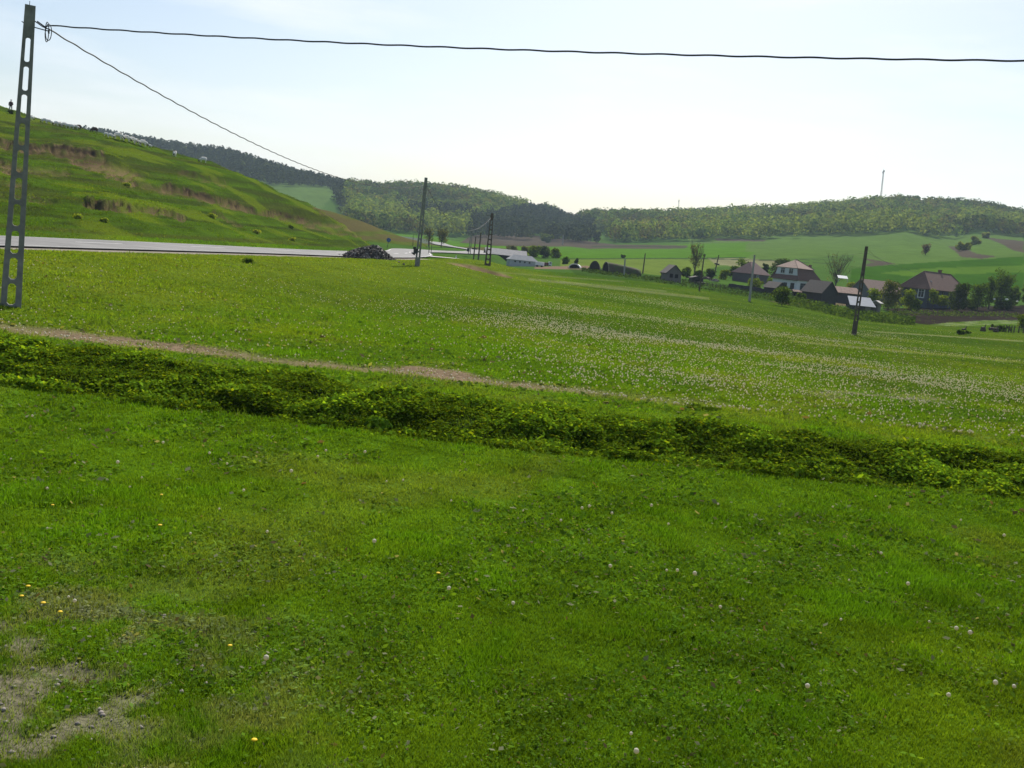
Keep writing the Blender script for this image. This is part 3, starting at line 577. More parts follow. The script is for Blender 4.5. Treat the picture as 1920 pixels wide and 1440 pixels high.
# ------------------------------------------------------------------ woods on the hills
def wood_mask(u, v, y):
    foot = np.interp(u, [-300, 180, 480, 620, 655, 700, 800, 850, 950, 1100, 1140, 1300, 1450, 1560, 1640, 1695, 1740, 1790, 1830, 1920, 2200],
                     [360, 352, 347, 354, 430, 436, 441, 445, 449, 457, 456, 453, 448, 445, 441, 434, 444, 451, 436, 446, 455])
    m_ = (v < foot) & (y > 640)
    m_ &= ~inpoly(u, v, [(1112, 470), (1112, 440), (1136, 435), (1146, 470)])
    return m_
def conifer_zone(u, v):
    return (u < 648) | inpoly(u, v, [(880, 470), (880, 418), (1000, 396), (1078, 416), (1108, 425), (1116, 470)]) | inpoly(u, v, [(740, 395), (880, 405), (880, 425), (760, 420)])
def woods():
    P_ = []; sp = 8.8
    gy = np.arange(640, 1215, sp); gx = np.arange(-760, 760, sp); X, Y = np.meshgrid(gx, gy); X = X+((np.arange(len(gy)) % 2)*sp/2)[:, None]
    x = (X+rng.uniform(-2.8, 2.8, X.shape)).ravel(); y = (Y+rng.uniform(-2.8, 2.8, X.shape)).ravel()
    k = np.abs(x/y) < .60; x, y = x[k], y[k]; z = Hfull(x, y)[0]; u, v = PIX(x, y, z)
    k = wood_mask(u+8*(fbm(x*.02, y*.02, 95)-.5), v, y) & ((fbm(x*.02, y*.02, 96) > .30) | (v < 440)); x, y, z, u, v = x[k], y[k], z[k], u[k], v[k]
    con = conifer_zone(u+30*(fbm(x*.03, y*.03, 97)-.5), v)
    print('wood trees', len(x), con.sum())
    patch = fbm(x*.012, y*.012, 98, 3); one = rng.uniform(0, 1, len(x))
    for nm, sel, lab in (('broadleaf_wood', ~con, 'pale green broadleaf wood covering the distant hills'), ('pine_wood', con, 'dark bluish pine wood on the distant slopes')):
        xx, yy, zz, pp, oo = x[sel], y[sel], z[sel], patch[sel], one[sel]; n = len(xx); K = 74
        d = rng.normal(size=(n, K, 3)); d /= np.linalg.norm(d, axis=2, keepdims=True)
        if nm[0] == 'b':
            rw = rng.uniform(3.4, 6.4, n); hh = rng.uniform(8.0, 14.5, n)*(.85+.3*pp)
            lob = 1+.28*np.sin(d[..., 0]*4+oo[:, None]*20)*np.cos(d[..., 2]*5+oo[:, None]*9)
            c = d*np.stack([rw, rw, hh*.42], 1)[:, None, :]*(rng.uniform(.78, 1.02, (n, K))*lob)[..., None]; c[..., 2] += (hh*.58)[:, None]; size = 1.9
            pal = np.array([[.110, .175, .034], [.130, .185, .042], [.070, .125, .028], [.135, .150, .050], [.090, .160, .030]])
            col = pal[(oo*4.99).astype(int)]*(.60+.75*pp)[:, None]*rng.uniform(.72, 1.45, (n, 1))  # wide tone spread per tree imitates sunlit and shadowed crowns in the colour
            kk = ((pp > .56) & (oo > .45)); col[kk] = np.array([.17, .235, .05]); kk = (pp < .40); col[kk] = col[kk]*.72
            nrm = d+rng.normal(size=d.shape)*.22
        else:
            rw = rng.uniform(2.5, 3.8, n); hh = rng.uniform(9.5, 12.5, n); t = rng.uniform(0, 1, (n, K))**1.1
            an = rng.uniform(0, 2*np.pi, (n, K)); rr_ = rw[:, None]*np.sqrt(np.clip(1-t*t, 0.01, 1))*rng.uniform(.7, 1.1, (n, K))
            c = np.stack([rr_*np.cos(an), rr_*np.sin(an), hh[:, None]*(.18+.82*t)], -1); nrm = np.stack([np.cos(an), np.sin(an), .25+1.1*t], -1)+rng.normal(size=(n, K, 3))*.35; size = 1.5
            col = np.array([[.036, .055, .028]])*rng.uniform(.7, 1.35, (n, 1)); kk = rng.uniform(0, 1, n) < .02; col[kk] = [.08, .12, .04]
        c = c+np.stack([xx, yy, zz], 1)[:, None, :]
        V = leafquads(c.reshape(-1, 3), nrm.reshape(-1, 3), size); A = np.repeat(np.repeat(col, K, 0)*rng.uniform(.75, 1.3, (n*K, 1)), 4, 0)
        M = mat('wood_leaf', attr='cover', rough=.8, var=.2, scale=.3, trans=.30, spec=0.)
        tag(link(nm, npmesh(nm, V.reshape(-1, 3), np.arange(n*K*4).reshape(-1, 4), M, attr=A)), lab, kind='stuff')
woods()
# ------------------------------------------------------------------ haze
def haze():
    M = D.materials.new('haze_air'); M.use_nodes = True; N = M.node_tree.nodes; L = M.node_tree.links
    for n in list(N): N.remove(n)
    o = N.new('ShaderNodeOutputMaterial'); pv = N.new('ShaderNodeVolumePrincipled'); pv.inputs['Color'].default_value = (.66, .83, 1, 1); pv.inputs['Density'].default_value = .00016
    L.new(pv.outputs[0], o.inputs['Volume'])
    g_ = D.objects['ground'].data; zz_ = np.empty(len(g_.vertices)*3, np.float32); g_.vertices.foreach_get('co', zz_); zb_ = float(zz_[2::3].min())-1.0; zt_ = 142.0; b = MB().box((0, 0, (zb_+zt_)/2), (7400, 7400, zt_-zb_)); print('haze', zb_, float(zz_[2::3].max())); h = b.build('haze', M); tag(h, kind='stuff'); h['label'] = 'thin pale haze over the valley'
haze()

# ------------------------------------------------------------------ road
M_ASPH = mat('asphalt', (.165, .16, .155), rough=.85, var=.28, scale=.45, bump=.2)
M_PAINT = mat('road_paint', (.62, .62, .60), rough=.7, var=.1)
def strip(L, hw, dz0, y0, y1, off=0.):
    V = []; F = []
    L = [q for q in L if y0 <= q[1] <= y1]
    for i, q in enumerate(L):
        a = L[max(i-1, 0)]; b = L[min(i+1, len(L)-1)]; d = np.array([b[0]-a[0], b[1]-a[1]]); d /= np.hypot(*d); nx, ny = d[1], -d[0]
        dz = dz0+max(q[1], 0)*.0007
        for t in (-1, 0, 1): V.append((q[0]+nx*(off+t*hw), q[1]+ny*(off+t*hw), q[2]+dz+(.04 if t == 0 else 0)*(hw > 1)))
    for i in range(len(L)-1):
        for k in (0, 1): F.append((i*3+k, i*3+k+1, (i+1)*3+k+1, (i+1)*3+k))
    return V, F
RC = catmull(ROAD, 24)
b = MB(); b.add(*strip(RC, 3.7, .05, -60, 470)); road = b.build('road', M_ASPH); tag(road, kind='structure')
b = MB(); b.add(*strip(catmull(BRANCH, 10), 2.2, .03, 0, 200)); tag(b.build('road', mat('farm_track_gravel', (.30, .28, .25), var=.2, scale=2)), kind='structure')
b = MB()
RF = catmull(ROAD, 60); cum = 0; seg = []; 
for i in range(1, len(RF)):
    cum += float(np.hypot(*(RF[i][:2]-RF[i-1][:2])))
    if cum % 15 < 6 and 20 < RF[i][1] < 180: seg.append(RF[i])
    elif seg:
        if len(seg) > 1: b.add(*strip(seg, .09, .10, 0, 500))
        seg = []
b.build('lane_marking', M_PAINT, road)
for sgn in (-1, 1):
    b = MB(); b.add(*strip(RF, .06, .065, -20, 180, sgn*3.4)); b.build('edge_line', M_PAINT, road)

# ------------------------------------------------------------------ poles and cables
M_CONC = mat('pole_concrete', (.20, .195, .18), rough=.9, var=.3, scale=5, bump=.4, detail=8)
M_CONCB = mat('pole_concrete_brown', (.095, .075, .060), rough=.9, var=.45, scale=3)
M_CONCL = mat('pole_concrete_pale', (.30, .29, .27), rough=.9, var=.15, scale=3)
M_WOOD = mat('pole_wood', (.085, .065, .05), rough=.9, var=.3, scale=4)
M_IRON = mat('iron', (.05, .05, .05), rough=.6, var=.2, metal=.3)
M_CABLE = mat('cable_black', (.025, .025, .028), rough=.6, var=.1)
def axis_root(name, pb, pt, rz, label, cat, group=None):
    ax = Vector(pt)-Vector(pb); q = Vector((0, 0, 1)).rotation_difference(ax.normalized())
    e = empty(name, pb, 0, label, cat, group); e.rotation_mode = 'QUATERNION'; e.rotation_quaternion = q @ Matrix.Rotation(rz, 3, 'Z').to_quaternion(); return e, ax.length
pole_dummy = None
def ladder_pole(ub, vb, ut, vt, y, wb, wt, db, dt, wins, rz, label, m_=None, legf=.27, name='concrete_pole', group=None, sink=.4):
    y1_ = ground_y(ub, vb, y); k_ = y1_/y; wb *= k_; wt *= k_; db *= k_; dt *= k_; y = y1_; m_ = m_ or M_CONC; pb = P(ub, vb, y); pt = P(ut, vt, y); e, h = axis_root(name, pb, pt, rz, label, 'utility pole', group)
    b = MB()
    W_ = lambda z: wb+(wt-wb)*max(z, 0)/h
    Dp = lambda z: db+(dt-db)*max(z, 0)/h
    def frus(x0, x1, z0, z1, sh=1.):
        vs = []
        for z in (z0, z1):
            w_, d_ = W_(z), Dp(z)*sh
            vs += [(x0(w_), -d_/2, z), (x1(w_), -d_/2, z), (x1(w_), d_/2, z), (x0(w_), d_/2, z)]
        b.add(vs, [(3, 2, 1, 0), (4, 5, 6, 7), (0, 1, 5, 4), (1, 2, 6, 5), (2, 3, 7, 6), (3, 0, 4, 7)])
    full = (lambda w_: -w_/2, lambda w_: w_/2)
    zc = -sink
    for (a, c) in wins+[(1., 1.)]:
        a *= h; c *= h
        if a > zc: frus(*full, zc, a)
        if c > a:
            frus(lambda w_: -w_/2, lambda w_: -w_/2+w_*legf, a, c); frus(lambda w_: w_/2-w_*legf, lambda w_: w_/2, a, c)
            # rounded window corners
            for z_, s_ in ((a, 1), (c, -1)):
                w_ = W_(z_); r_ = w_*(.5-legf)*.55; x_ = w_*(.5-legf)
                for sx in (-1, 1):
                    d_ = Dp(z_)*.96/2
                    b.add([(sx*x_, -d_, z_), (sx*(x_-r_), -d_, z_), (sx*x_, -d_, z_+s_*r_), (sx*x_, d_, z_), (sx*(x_-r_), d_, z_), (sx*x_, d_, z_+s_*r_)], [(0, 1, 2), (3, 5, 4), (1, 4, 5, 2), (0, 3, 4, 1), (0, 2, 5, 3)])
        zc = c
    b.build('shaft', m_, e); e['h'] = h; e['depth'] = y
    return e, h
def hook(e, z, x, ln=.25, up=0.):
    b = MB(); b.tube([(x*.6, 0, z), (x+ln, 0, z-.03+up)], .014, 6); b.tube([(x+ln, 0, z+.03+up), (x+ln, 0, z-.09+up)], .02, 6); b.build('bracket', M_IRON, e)
wins = []
vv = [(68, 112), (120, 164), (171, 214), (224, 265), (273, 315), (325, 366), (374, 415), (424, 467), (475, 516), (524, 565)]
for (t_, b_) in reversed(vv): wins.append(((570-b_)/560., (570-t_)/560.))
pole1, h1 = ladder_pole(20, 576, 57, 10, 28, .53, .26, .20, .13, wins, R(26), 'tall grey concrete ladder pole at the left edge with a cable bracket near its top', legf=.30)
hook(pole1, h1-.50, .13, .32); hook(pole1, h1-.62, -.02, .0)
b = MB(); b.tube([(-.02, 0, h1-.02), (-.02, 0, h1+.10)], .008, 5); b.tube([(-.17, 0, h1-.42), (-.11, 0, h1-.45)], .012, 5); b.build('bolt', M_IRON, pole1)
def wave_cable(pts, r, amp, pitch, label, name='cable', cat='cable', n=None, seg_=.12):
    pts = [np.array(p, float) for p in pts]; L = [0]
    for a, c in zip(pts[:-1], pts[1:]): L.append(L[-1]+np.linalg.norm(c-a))
    N = int(L[-1]/seg_); N = min(max(N, 20), 900); s = np.linspace(0, L[-1], N); A = np.array(pts)
    X = np.stack([np.interp(s, L, A[:, k]) for k in range(3)], 1); ph = 2*np.pi*s/pitch
    X[:, 2] += amp*np.sin(ph); X[:, 1] += amp*np.cos(ph)
    return tag(MB().tube([tuple(q) for q in X], r, 6).build(name, M_CABLE), label, cat)
def sagline(a, c, sag, n=40):
    a = np.array(a); c = np.array(c); return [a+(c-a)*t+np.array([0, 0, -4*sag*t*(1-t)]) for t in np.linspace(0, 1, n)]
Y1 = pole1['depth']; A0 = P(97, 48, Y1)
endr = P(2500, 117, 17.0)
wave_cable(sagline(A0, endr, .22), .018, .007, .95, 'thick twisted black cable running across the sky from the left pole', seg_=.09)
wave_cable(sagline(P(92, 55, Y1), P(798, 347, 94), 1.55), .018, .010, 1.1, 'twisted black cable sagging from the left pole down to the second roadside pole', seg_=.16)
# loops of spare cable by the bracket
b = MB(); c0 = P(88, 60, Y1)
for k, (rx_, rz_, ox) in enumerate(((.045, .24, 0), (.075, .20, .03))):
    b.tube([tuple(c0+np.array([ox+rx_*math.cos(q), .02*k, rz_*math.sin(q)])) for q in np.linspace(0, 2*math.pi, 22)], .011, 5)
b.tube([tuple(P(70, 40, Y1)), tuple(P(84, 50, Y1)), tuple(P(97, 48, Y1))], .016, 5); b.tube([tuple(P(66, 40, Y1)), tuple(P(80, 50, Y1)), tuple(P(92, 55, Y1))], .014, 5)
tag(b.build('cable_loop', M_CABLE), 'loops of spare black cable hanging beside the top of the left pole', 'cable loop')
w2 = [(.03+.072*k, .03+.072*k+.055) for k in range(1, 8)]
pole2, h2_ = ladder_pole(782, 499, 799, 333, 96, .46, .26, .14, .12, w2, R(28), 'concrete ladder pole standing right of the rubble heap with a meter box low on it', legf=.30)
b = MB(); b.box((-.32, -.1, 1.25), (.28, .25, .45)); b.box((-.45, -.15, 1.5), (.2, .2, .22)); b.box((-.50, -.1, 1.02), (.3, .14, .1), ry=.5); b.build('meter_box', M_IRON, pole2)
hook(pole2, h2_-.7, .1, .25)
wins3 = [(.04+.094*k, .04+.094*k+.072) for k in range(9)]
pole3, h3_ = ladder_pole(914, 498, 923, 400, 160, 1.0, .42, .25, .2, wins3, R(2), 'dark broad lattice pole standing in front of the long grey farm roof', legf=.27, m_=M_CONCB)
hook(pole3, h3_-.3, -.1, -.6)
wave_cable(sagline(P(800, 350, pole2['depth']), P(922, 407, pole3['depth']), 2.6), .020, .0, 1, 'thin cable sagging from the second roadside pole to the lattice pole', seg_=.8)
wave_cable(sagline(P(921, 405, pole3['depth']), P(886, 424, 228), 1.2), .010, .0, 1, 'thin cable running from the lattice pole back towards the transformer poles', seg_=.8)
w4 = [(.16+.075*k, .16+.075*k+.055) for k in range(0, 7)]
pole4, h4_ = ladder_pole(1601, 628, 1625, 462, 92, .44, .25, .13, .11, w4, R(4), 'brown weathered concrete pole with slots standing alone on the meadow at the right', m_=M_CONCB, legf=.3)
b = MB(); b.tube([(-.1, 0, h4_-.3), (.12, 0, h4_-.3)], .02, 5); b.build('bracket', M_IRON, pole4)
far_r = P(2060, 470, 150); wave_cable(sagline(P(1626, 466, 92), P(1660, 482, 210), .5), .012, 0, 1, 'thin wire from the brown pole towards the blue house roof', seg_=1)
wave_cable(sagline(P(1626, 474, 92), P(1750, 509, 216), .8), .012, 0, 1, 'lower thin wire from the brown pole to the blue house', seg_=1)
wave_cable(sagline(P(1624, 474, 92), P(1415, 480, 195), .6), .010, 0, 1, 'thin wire from the brown pole to the pale round pole', seg_=1)
def round_pole(ub, vb, ut, vt, y, rpx, label, m_, name='utility_pole', arm=None, group=None, box=None):
    y = ground_y(ub, vb, y); s = y/FPX; e, h = axis_root(name, P(ub, vb, y), P(ut, vt, y), 0, label, 'utility pole', group)
    b = MB(); b.tube([(0, 0, -.5), (0, 0, h)], [rpx*s*1.15, rpx*s*.75], 8); b.build('shaft', m_, e)
    if arm:
        b = MB(); b.box((0, 0, h-.35), (arm*s, .1, .1)); [b.tube([(k*arm*s*.42, 0, h-.3), (k*arm*s*.42, 0, h-.05)], .05, 6) for k in (-1, 0, 1)]; b.build('crossarm', m_, e)
    if box:
        b = MB(); b.box((0, -.2, h*box), (9*s, .5, 2.6*s)); b.build('transformer_box', M_IRON, e)
    return e
round_pole(1405, 565, 1415, 478, 190, 2.2, 'pale round concrete pole between the low wall and the leafy bush', M_CONCL)
round_pole(1170, 517, 1172, 486, 225, 1.6, 'pale grey post in front of the earth covered shelter', M_CONCL)
round_pole(1205, 513, 1210, 475, 228, 1.2, 'thin dark pole at the right end of the earth covered shelter', M_WOOD)
round_pole(1311, 545, 1321, 476, 205, 1.4, 'dark leaning pole right of the small plank hut', M_WOOD, arm=5)
round_pole(1339, 516, 1348, 478, 240, 1.2, 'thin dark pole with a stub, behind the woodpile', M_WOOD, box=.55)
round_pole(957, 442, 961, 428, 640, 1.0, 'small pale post at the foot of the pine wood', M_CONCL)
round_pole(1055, 459, 1056, 440, 640, .9, 'pale post before the dark pine edge above the farm', M_CONCL)
round_pole(896, 493, 902, 436, 215, 1.4, 'dark slim pole just left of the broad lattice pole', M_WOOD)
round_pole(887, 494, 892, 444, 212, 1.2, 'slim pole carrying a small flat transformer box', M_WOOD, box=.55)
e, hh_ = axis_root('transformer_pole', P(880, 474, 228), P(886, 424, 228), 0, 'grey twin legged transformer pole at the bend of the road', 'utility pole')
b = MB(); [b.tube([(k*.22, 0, -.4), (k*.12, 0, hh_)], [.10, .07], 6) for k in (-1, 1)]; [b.box((0, 0, z_), (.5, .08, .08)) for z_ in (1.5, 2.6, 3.7, 4.8)]; b.build('shaft', M_CONC, e)
b = MB(); b.box((-.3, -.1, .6), (.6, .5, .7)); b.build('transformer_box', M_IRON, e); b = MB(); b.box((0, 0, hh_-.3), (1.3, .1, .1)); b.build('crossarm', M_IRON, e)
round_pole(804, 477, 806, 434, 240, .7, 'faint thin post beside the upper road bend', M_WOOD)
round_pole(808, 475, 810, 458, 235, .6, 'short thin post on the grass inside the road bend', M_WOOD)
round_pole(774, 462, 775, 440, 260, .5, 'thin grey post on the slope behind the second roadside pole', M_WOOD)
# sign and delineators
pq = P(725, 467, 196); e = empty('road_sign', pq, 0, 'small round blue road sign on a thin post at the hairpin', 'road sign')
b = MB(); b.tube([(0, 0, -.3), (.28, 0, 1.9)], .05, 6); b.build('post', M_IRON, e)
b = MB(); b.tube([(.25, -.06, 1.75), (.25, -.09, 1.75)], .42, 14); b.build('sign_plate', mat('sign_blue', (.04, .10, .28), rough=.5, var=.05), e)
for (u, v, y, hh, lb) in ((855, 485, 166, 6, 'white marker post at the tip of the farm turning'), (766, 474, 186, 4, 'small dark marker post beside the road bend')):
    e = empty('marker_post', P(u, v, y), 0, lb, 'marker post'); s = y/FPX
    b = MB(); b.box((0, 0, hh*s/2), (2.2*s, 1.2*s, hh*s), taper=.8); b.build('post', mat('marker_white', (.7, .7, .7)) if v > 480 else M_CONC, e); b = MB(); b.box((0, -.09, hh*s*.8), (1.6*s, .05, .8*s)); b.build('reflector', M_IRON, e)
# ------------------------------------------------------------------ rubble heap
def rock(c, r, seed):
    rg = np.random.default_rng(seed); O = np.array([[1, 0, 0], [.45, .8, .1], [-.5, .8, -.1], [-1, .1, 0], [-.4, -.85, .1], [.55, -.8, 0], [.2, .1, .85], [-.3, -.1, .75], [0, 0, -.8]])
    F = [(0, 1, 6), (1, 2, 7, 6), (2, 3, 7), (3, 4, 7), (4, 5, 6, 7), (5, 0, 6), (1, 0, 8), (2, 1, 8), (3, 2, 8), (4, 3, 8), (5, 4, 8), (0, 5, 8)]
    M_ = Matrix.Rotation(rg.uniform(0, 6), 3, 'Z') @ Matrix.Rotation(rg.uniform(-.9, .9), 3, 'X'); sc = rg.uniform(.55, 1.3, 3)*r
    return [tuple(Vector(c)+M_ @ Vector(o*sc*rg.uniform(.85, 1.15))) for o in O], F
hp = P(693, 487, 94); hz_ = H(hp[0], hp[1]); e = empty('rubble_heap', (hp[0], hp[1], hz_), R(-8), 'heap of dark broken stones dumped on the road verge', 'rubble heap')
b = MB(); pale_f = []; k = 0
for i in range(760):
    a = rng.uniform(0, 2*math.pi); q = rng.uniform(0, 1)**.55; X, Y = q*math.cos(a)*2.55, q*math.sin(a)*1.7
    hgt = 1.25*max(0, 1-q**1.7)*(1+.12*math.sin(X*2.1)); 
    if rng.uniform() < .15: pale_f += list(range(len(b.f), len(b.f)+12))
    b.add(*rock((X, Y, hgt*rng.uniform(.86, 1.0)+.02), rng.uniform(.07, .19), i))
b.add(*MB().tube([(0, 0, -.1), (0, 0, .5), (0, 0, 1.0)], [2.2, 1.5, .4], 14).__dict__.values()) if False else None
so_ = b.build('stones', mat('rubble_dark', (.11, .095, .083), var=.8, scale=2.2, rough=.9), e); so_.data.materials.append(mat('rubble_pale', (.30, .27, .23), var=.4, scale=3))
for q_ in pale_f: so_.data.polygons[q_].material_index = 1
core = MB(); core.tube([(0, 0, -.1), (0, 0, .45), (0, 0, .95)], [2.15, 1.55, .35], 14); cb = core.build('core', mat('rubble_dark'), e); cb.scale = (1, .68, 1)
for j, (u, v, r_, lb) in enumerate(((645, 481, .26, 'pale boulder at the left foot of the rubble heap'), (636, 480, .16, 'dark loose stone left of the pale boulder'), (748, 493, .15, 'dark loose stone right of the rubble heap'), (757, 497, .13, 'smaller loose stone between the heap and the second pole'))):
    p = hit(u, v, 60); bb = MB(); bb.add(*rock((0, 0, r_*.4), r_, 900+j)); o = bb.build('loose_stone', mat('rubble_pale') if j == 0 else mat('rubble_dark')); o.location = p; tag(o, lb, 'stone')

# ------------------------------------------------------------------ buildings
M_PLANK = mat('weathered_planks', (.052, .048, .046), rough=.9, var=.35, scale=2.2, stretch=(6, 6, .6), detail=6)
M_PLANKL = mat('pale_planks', (.16, .145, .13), rough=.9, var=.3, scale=2.5, stretch=(5, 5, .6))
M_TILE = mat('brown_tiles', (.145, .085, .066), rough=.85, var=.4, scale=3.2, stretch=(1, 1, 3), bump=.5, detail=7)
M_TILEL = mat('pale_brown_tiles', (.27, .185, .145), rough=.85, var=.35, scale=3.2, stretch=(1, 1, 3), bump=.5)  # paler brown than the main roof tiles
M_TILEG = mat('grey_shingles', (.072, .062, .055), rough=.9, var=.35, scale=3, stretch=(1, 1, 3), bump=.5)
M_TILEP = mat('mauve_tiles', (.150, .088, .064), rough=.85, var=.35, scale=2.6, stretch=(1, 1, 3), bump=.5, detail=7)
M_WHITE = mat('whitewash', (.60, .62, .64), rough=.9, var=.08, scale=1.5)
M_BLUE = mat('blue_render', (.068, .080, .098), rough=.9, var=.18, scale=1.2)
M_GLASS = mat('window_glass', (.03, .035, .04), rough=.25, var=.2, spec=.5)
M_FRAME = mat('window_frame_white', (.55, .56, .56), rough=.7)
M_METAL = mat('zinc_sheet', (.30, .32, .35), rough=.55, var=.12, metal=.25, scale=1.2, stretch=(8, 1, 1))
M_FIBRE = mat('fibre_cement', (.42, .39, .37), rough=.9, var=.22, scale=1.3, stretch=(3, 1, 1))
M_FIBREG = mat('fibre_cement_grey', (.26, .27, .28), rough=.9, var=.15, scale=1.3)
M_SHEDW = mat('shed_wall', (.40, .42, .44), rough=.9, var=.15, scale=1.5)
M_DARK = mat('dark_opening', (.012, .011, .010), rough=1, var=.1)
M_RUST = mat('rusty_sheet', (.26, .17, .13), rough=.85, var=.4, scale=2)
def window(root, side, pos, z, w_, h_, W, L, frame=None, cross=True, nm='window', fw=.07):
    """side: 'front' (y=0), 'right' (x=W/2), 'left'"""
    def T(a, d, zz):
        if side == 'front': return (a, -d, zz)
        if side == 'right': return (W/2+d, a, zz)
        return (-W/2-d, a, zz)
    def rect(b_, a0, a1, z0, z1, d0, d1):
        vs = [T(a, d, zz) for zz in (z0, z1) for d in (d0, d1) for a in (a0, a1)]
        b_.add(vs, [(0, 1, 3, 2), (4, 6, 7, 5), (0, 4, 5, 1), (2, 3, 7, 6), (0, 2, 6, 4), (1, 5, 7, 3)])
    fr = MB(); a0, a1 = pos-w_/2, pos+w_/2; z0, z1 = z, z+h_
    rect(fr, a0, a0+fw, z0, z1, 0.003, .06); rect(fr, a1-fw, a1, z0, z1, 0.003, .06); rect(fr, a0+fw, a1-fw, z0, z0+fw, .003, .058); rect(fr, a0+fw, a1-fw, z1-fw, z1, .003, .058)
    if cross: rect(fr, pos-.03, pos+.03, z0+fw, z1-fw, .003, .05); rect(fr, a0+fw, a1-fw, z0+h_*.66, z0+h_*.66+.05, .003, .045)
    o = fr.build('window', frame or M_FRAME, root)
    pn = MB(); rect(pn, a0+fw, a1-fw, z0+fw, z1-fw, .002, .02); pn.build('pane', M_GLASS, o)
    return o
def house(name, label, cat, u, v, y, rz, w, l, hw, hr, wallm, roofm, anchor=1, hip=0., ov=.3, group=None, zfix=None, gable_m=None, ridge_m=None, auto=True):
    """anchor: +1 near corner = right front corner, -1 = left front corner, at photo pixel (u,v), depth y"""
    y1_ = ground_y(u, v, y) if auto else y; ks = y1_/y; q = P(u, v, y1_); z = q[2] if zfix is None else zfix; rzr = R(rz)
    cx = ks*anchor*w/2; ox = q[0]-(cx*math.cos(rzr)); oy = q[1]-(cx*math.sin(rzr)); e = empty(name, (ox, oy, z), rzr, label, cat, group, scale=ks)
    b = MB(); W2 = w/2
    b.add([(-W2, 0, -.8), (W2, 0, -.8), (W2, l, -.8), (-W2, l, -.8), (-W2, 0, hw), (W2, 0, hw), (W2, l, hw), (-W2, l, hw)], [(0, 1, 5, 4), (1, 2, 6, 5), (2, 3, 7, 6), (3, 0, 4, 7), (4, 5, 6, 7)])
    if not hip:
        for yy in (.0, l): b.add([(-W2, yy, hw+.002), (W2, yy, hw+.002), (0, yy, hw+hr-.05)], [(0, 1, 2)])
    b.build('wall', wallm, e)
    r = MB(); k = hr/W2; th = .12
    if not hip:
        for s_ in (-1, 1): r.poly([(s_*(W2+ov), -ov, hw-ov*k), (0, -ov, hw+hr), (0, l+ov, hw+hr), (s_*(W2+ov), l+ov, hw-ov*k)][::s_], th)
    else:
        E = [(-W2-ov, -ov, hw-ov*k*.6), (W2+ov, -ov, hw-ov*k*.6), (W2+ov, l+ov, hw-ov*k*.6), (-W2-ov, l+ov, hw-ov*k*.6)]; r1 = (0, hip, hw+hr); r2 = (0, l-hip, hw+hr)
        r.add(E+[r1, r2], [(0, 1, 4), (1, 2, 5, 4), (2, 3, 5), (3, 0, 4, 5)]); r.add([(a, b_, c-.1) for a, b_, c in E]+E, [(3, 2, 1, 0), (0, 1, 5, 4), (1, 2, 6, 5), (2, 3, 7, 6), (3, 0, 4, 7)])
    ro = r.build('roof', roofm, e)
    if ridge_m:
        b = MB()
        if hip:
            b.tube([r1, r2], .09, 6)
            for a_, c_ in ((E[0], r1), (E[1], r1), (E[2], r2)): b.tube([a_, c_], .09, 6)
        else: b.tube([(0, -ov, hw+hr+.02), (0, l+ov, hw+hr+.02)], .1, 6)
        b.build('ridge_tiles', ridge_m, ro)
    return e
# white mansard house
wh = empty('white_house', (0, 0, 0), R(-50), 'white walled village house with a brown mansard roof and two attic windows', 'house')
q = P(1492, 551, 225); W, Lh = 6.6, 8.6; c_, s_ = math.cos(R(-50)), math.sin(R(-50)); wh.location = (q[0]-W/2*c_, q[1]-W/2*s_, q[2])
b = MB(); b.add([(-W/2, 0, -1), (W/2, 0, -1), (W/2, Lh, -1), (-W/2, Lh, -1), (-W/2, 0, 3.15), (W/2, 0, 3.15), (W/2, Lh, 3.15), (-W/2, Lh, 3.15)], [(0, 1, 5, 4), (1, 2, 6, 5), (2, 3, 7, 6), (3, 0, 4, 7), (4, 5, 6, 7)])
b.build('wall', M_WHITE, wh)
b = MB(); X0, X1 = 3.75, 2.55
b.poly([(X0, -.5, 3.0), (X0, Lh+.5, 3.0), (X1, 5.9, 5.75), (X1, .45, 5.75)], .1); b.poly([(-X0, -.5, 3.0), (-X1, .45, 5.75), (-X1, 5.9, 5.75), (-X0, Lh+.5, 3.0)], .1)
b.poly([(X0, Lh+.5, 3.0), (-X0, Lh+.5, 3.0), (-X1, 5.9, 5.75), (X1, 5.9, 5.75)], .1)
b.poly([(-X0, -.52, 2.99), (X0, -.52, 2.99), (3.2, .3, 4.0), (-3.2, .3, 4.0)], .1)
rf = b.build('roof', M_TILE, wh)
b = MB(); E = [(-2.95, .0, 5.62), (2.95, .0, 5.62), (2.95, 6.3, 5.62), (-2.95, 6.3, 5.62)]; b.add(E+[(0, 2.7, 7.45), (0, 3.6, 7.45)], [(0, 1, 4), (1, 2, 5, 4), (2, 3, 5), (3, 0, 4, 5)]); b.add(E+[(a, c, d-.1) for a, c, d in E], [(0, 1, 5, 4), (1, 2, 6, 5), (2, 3, 7, 6), (3, 0, 4, 7), (4, 5, 6, 7)]); b.build('roof_cap', M_TILEL, wh)
b = MB(); b.tube([(2.95, 0, 5.66), (0, 2.7, 7.5), (0, 3.6, 7.5), (2.95, 6.3, 5.66)], .07, 6); b.build('ridge_tiles', M_TILEL, rf)
b = MB(); b.poly([(-3.05, .27, 4.0), (3.05, .27, 4.0), (2.5, .27, 5.66), (-2.5, .27, 5.66)], .1); b.build('attic_wall', M_WHITE, wh)
for px_ in (-1.05, 1.15):
    wo_ = window(wh, 'front', px_, 4.2, 1.25, 1.3, W, Lh, nm='attic_window', fw=.12); wo_.location = (0, .20, 0)
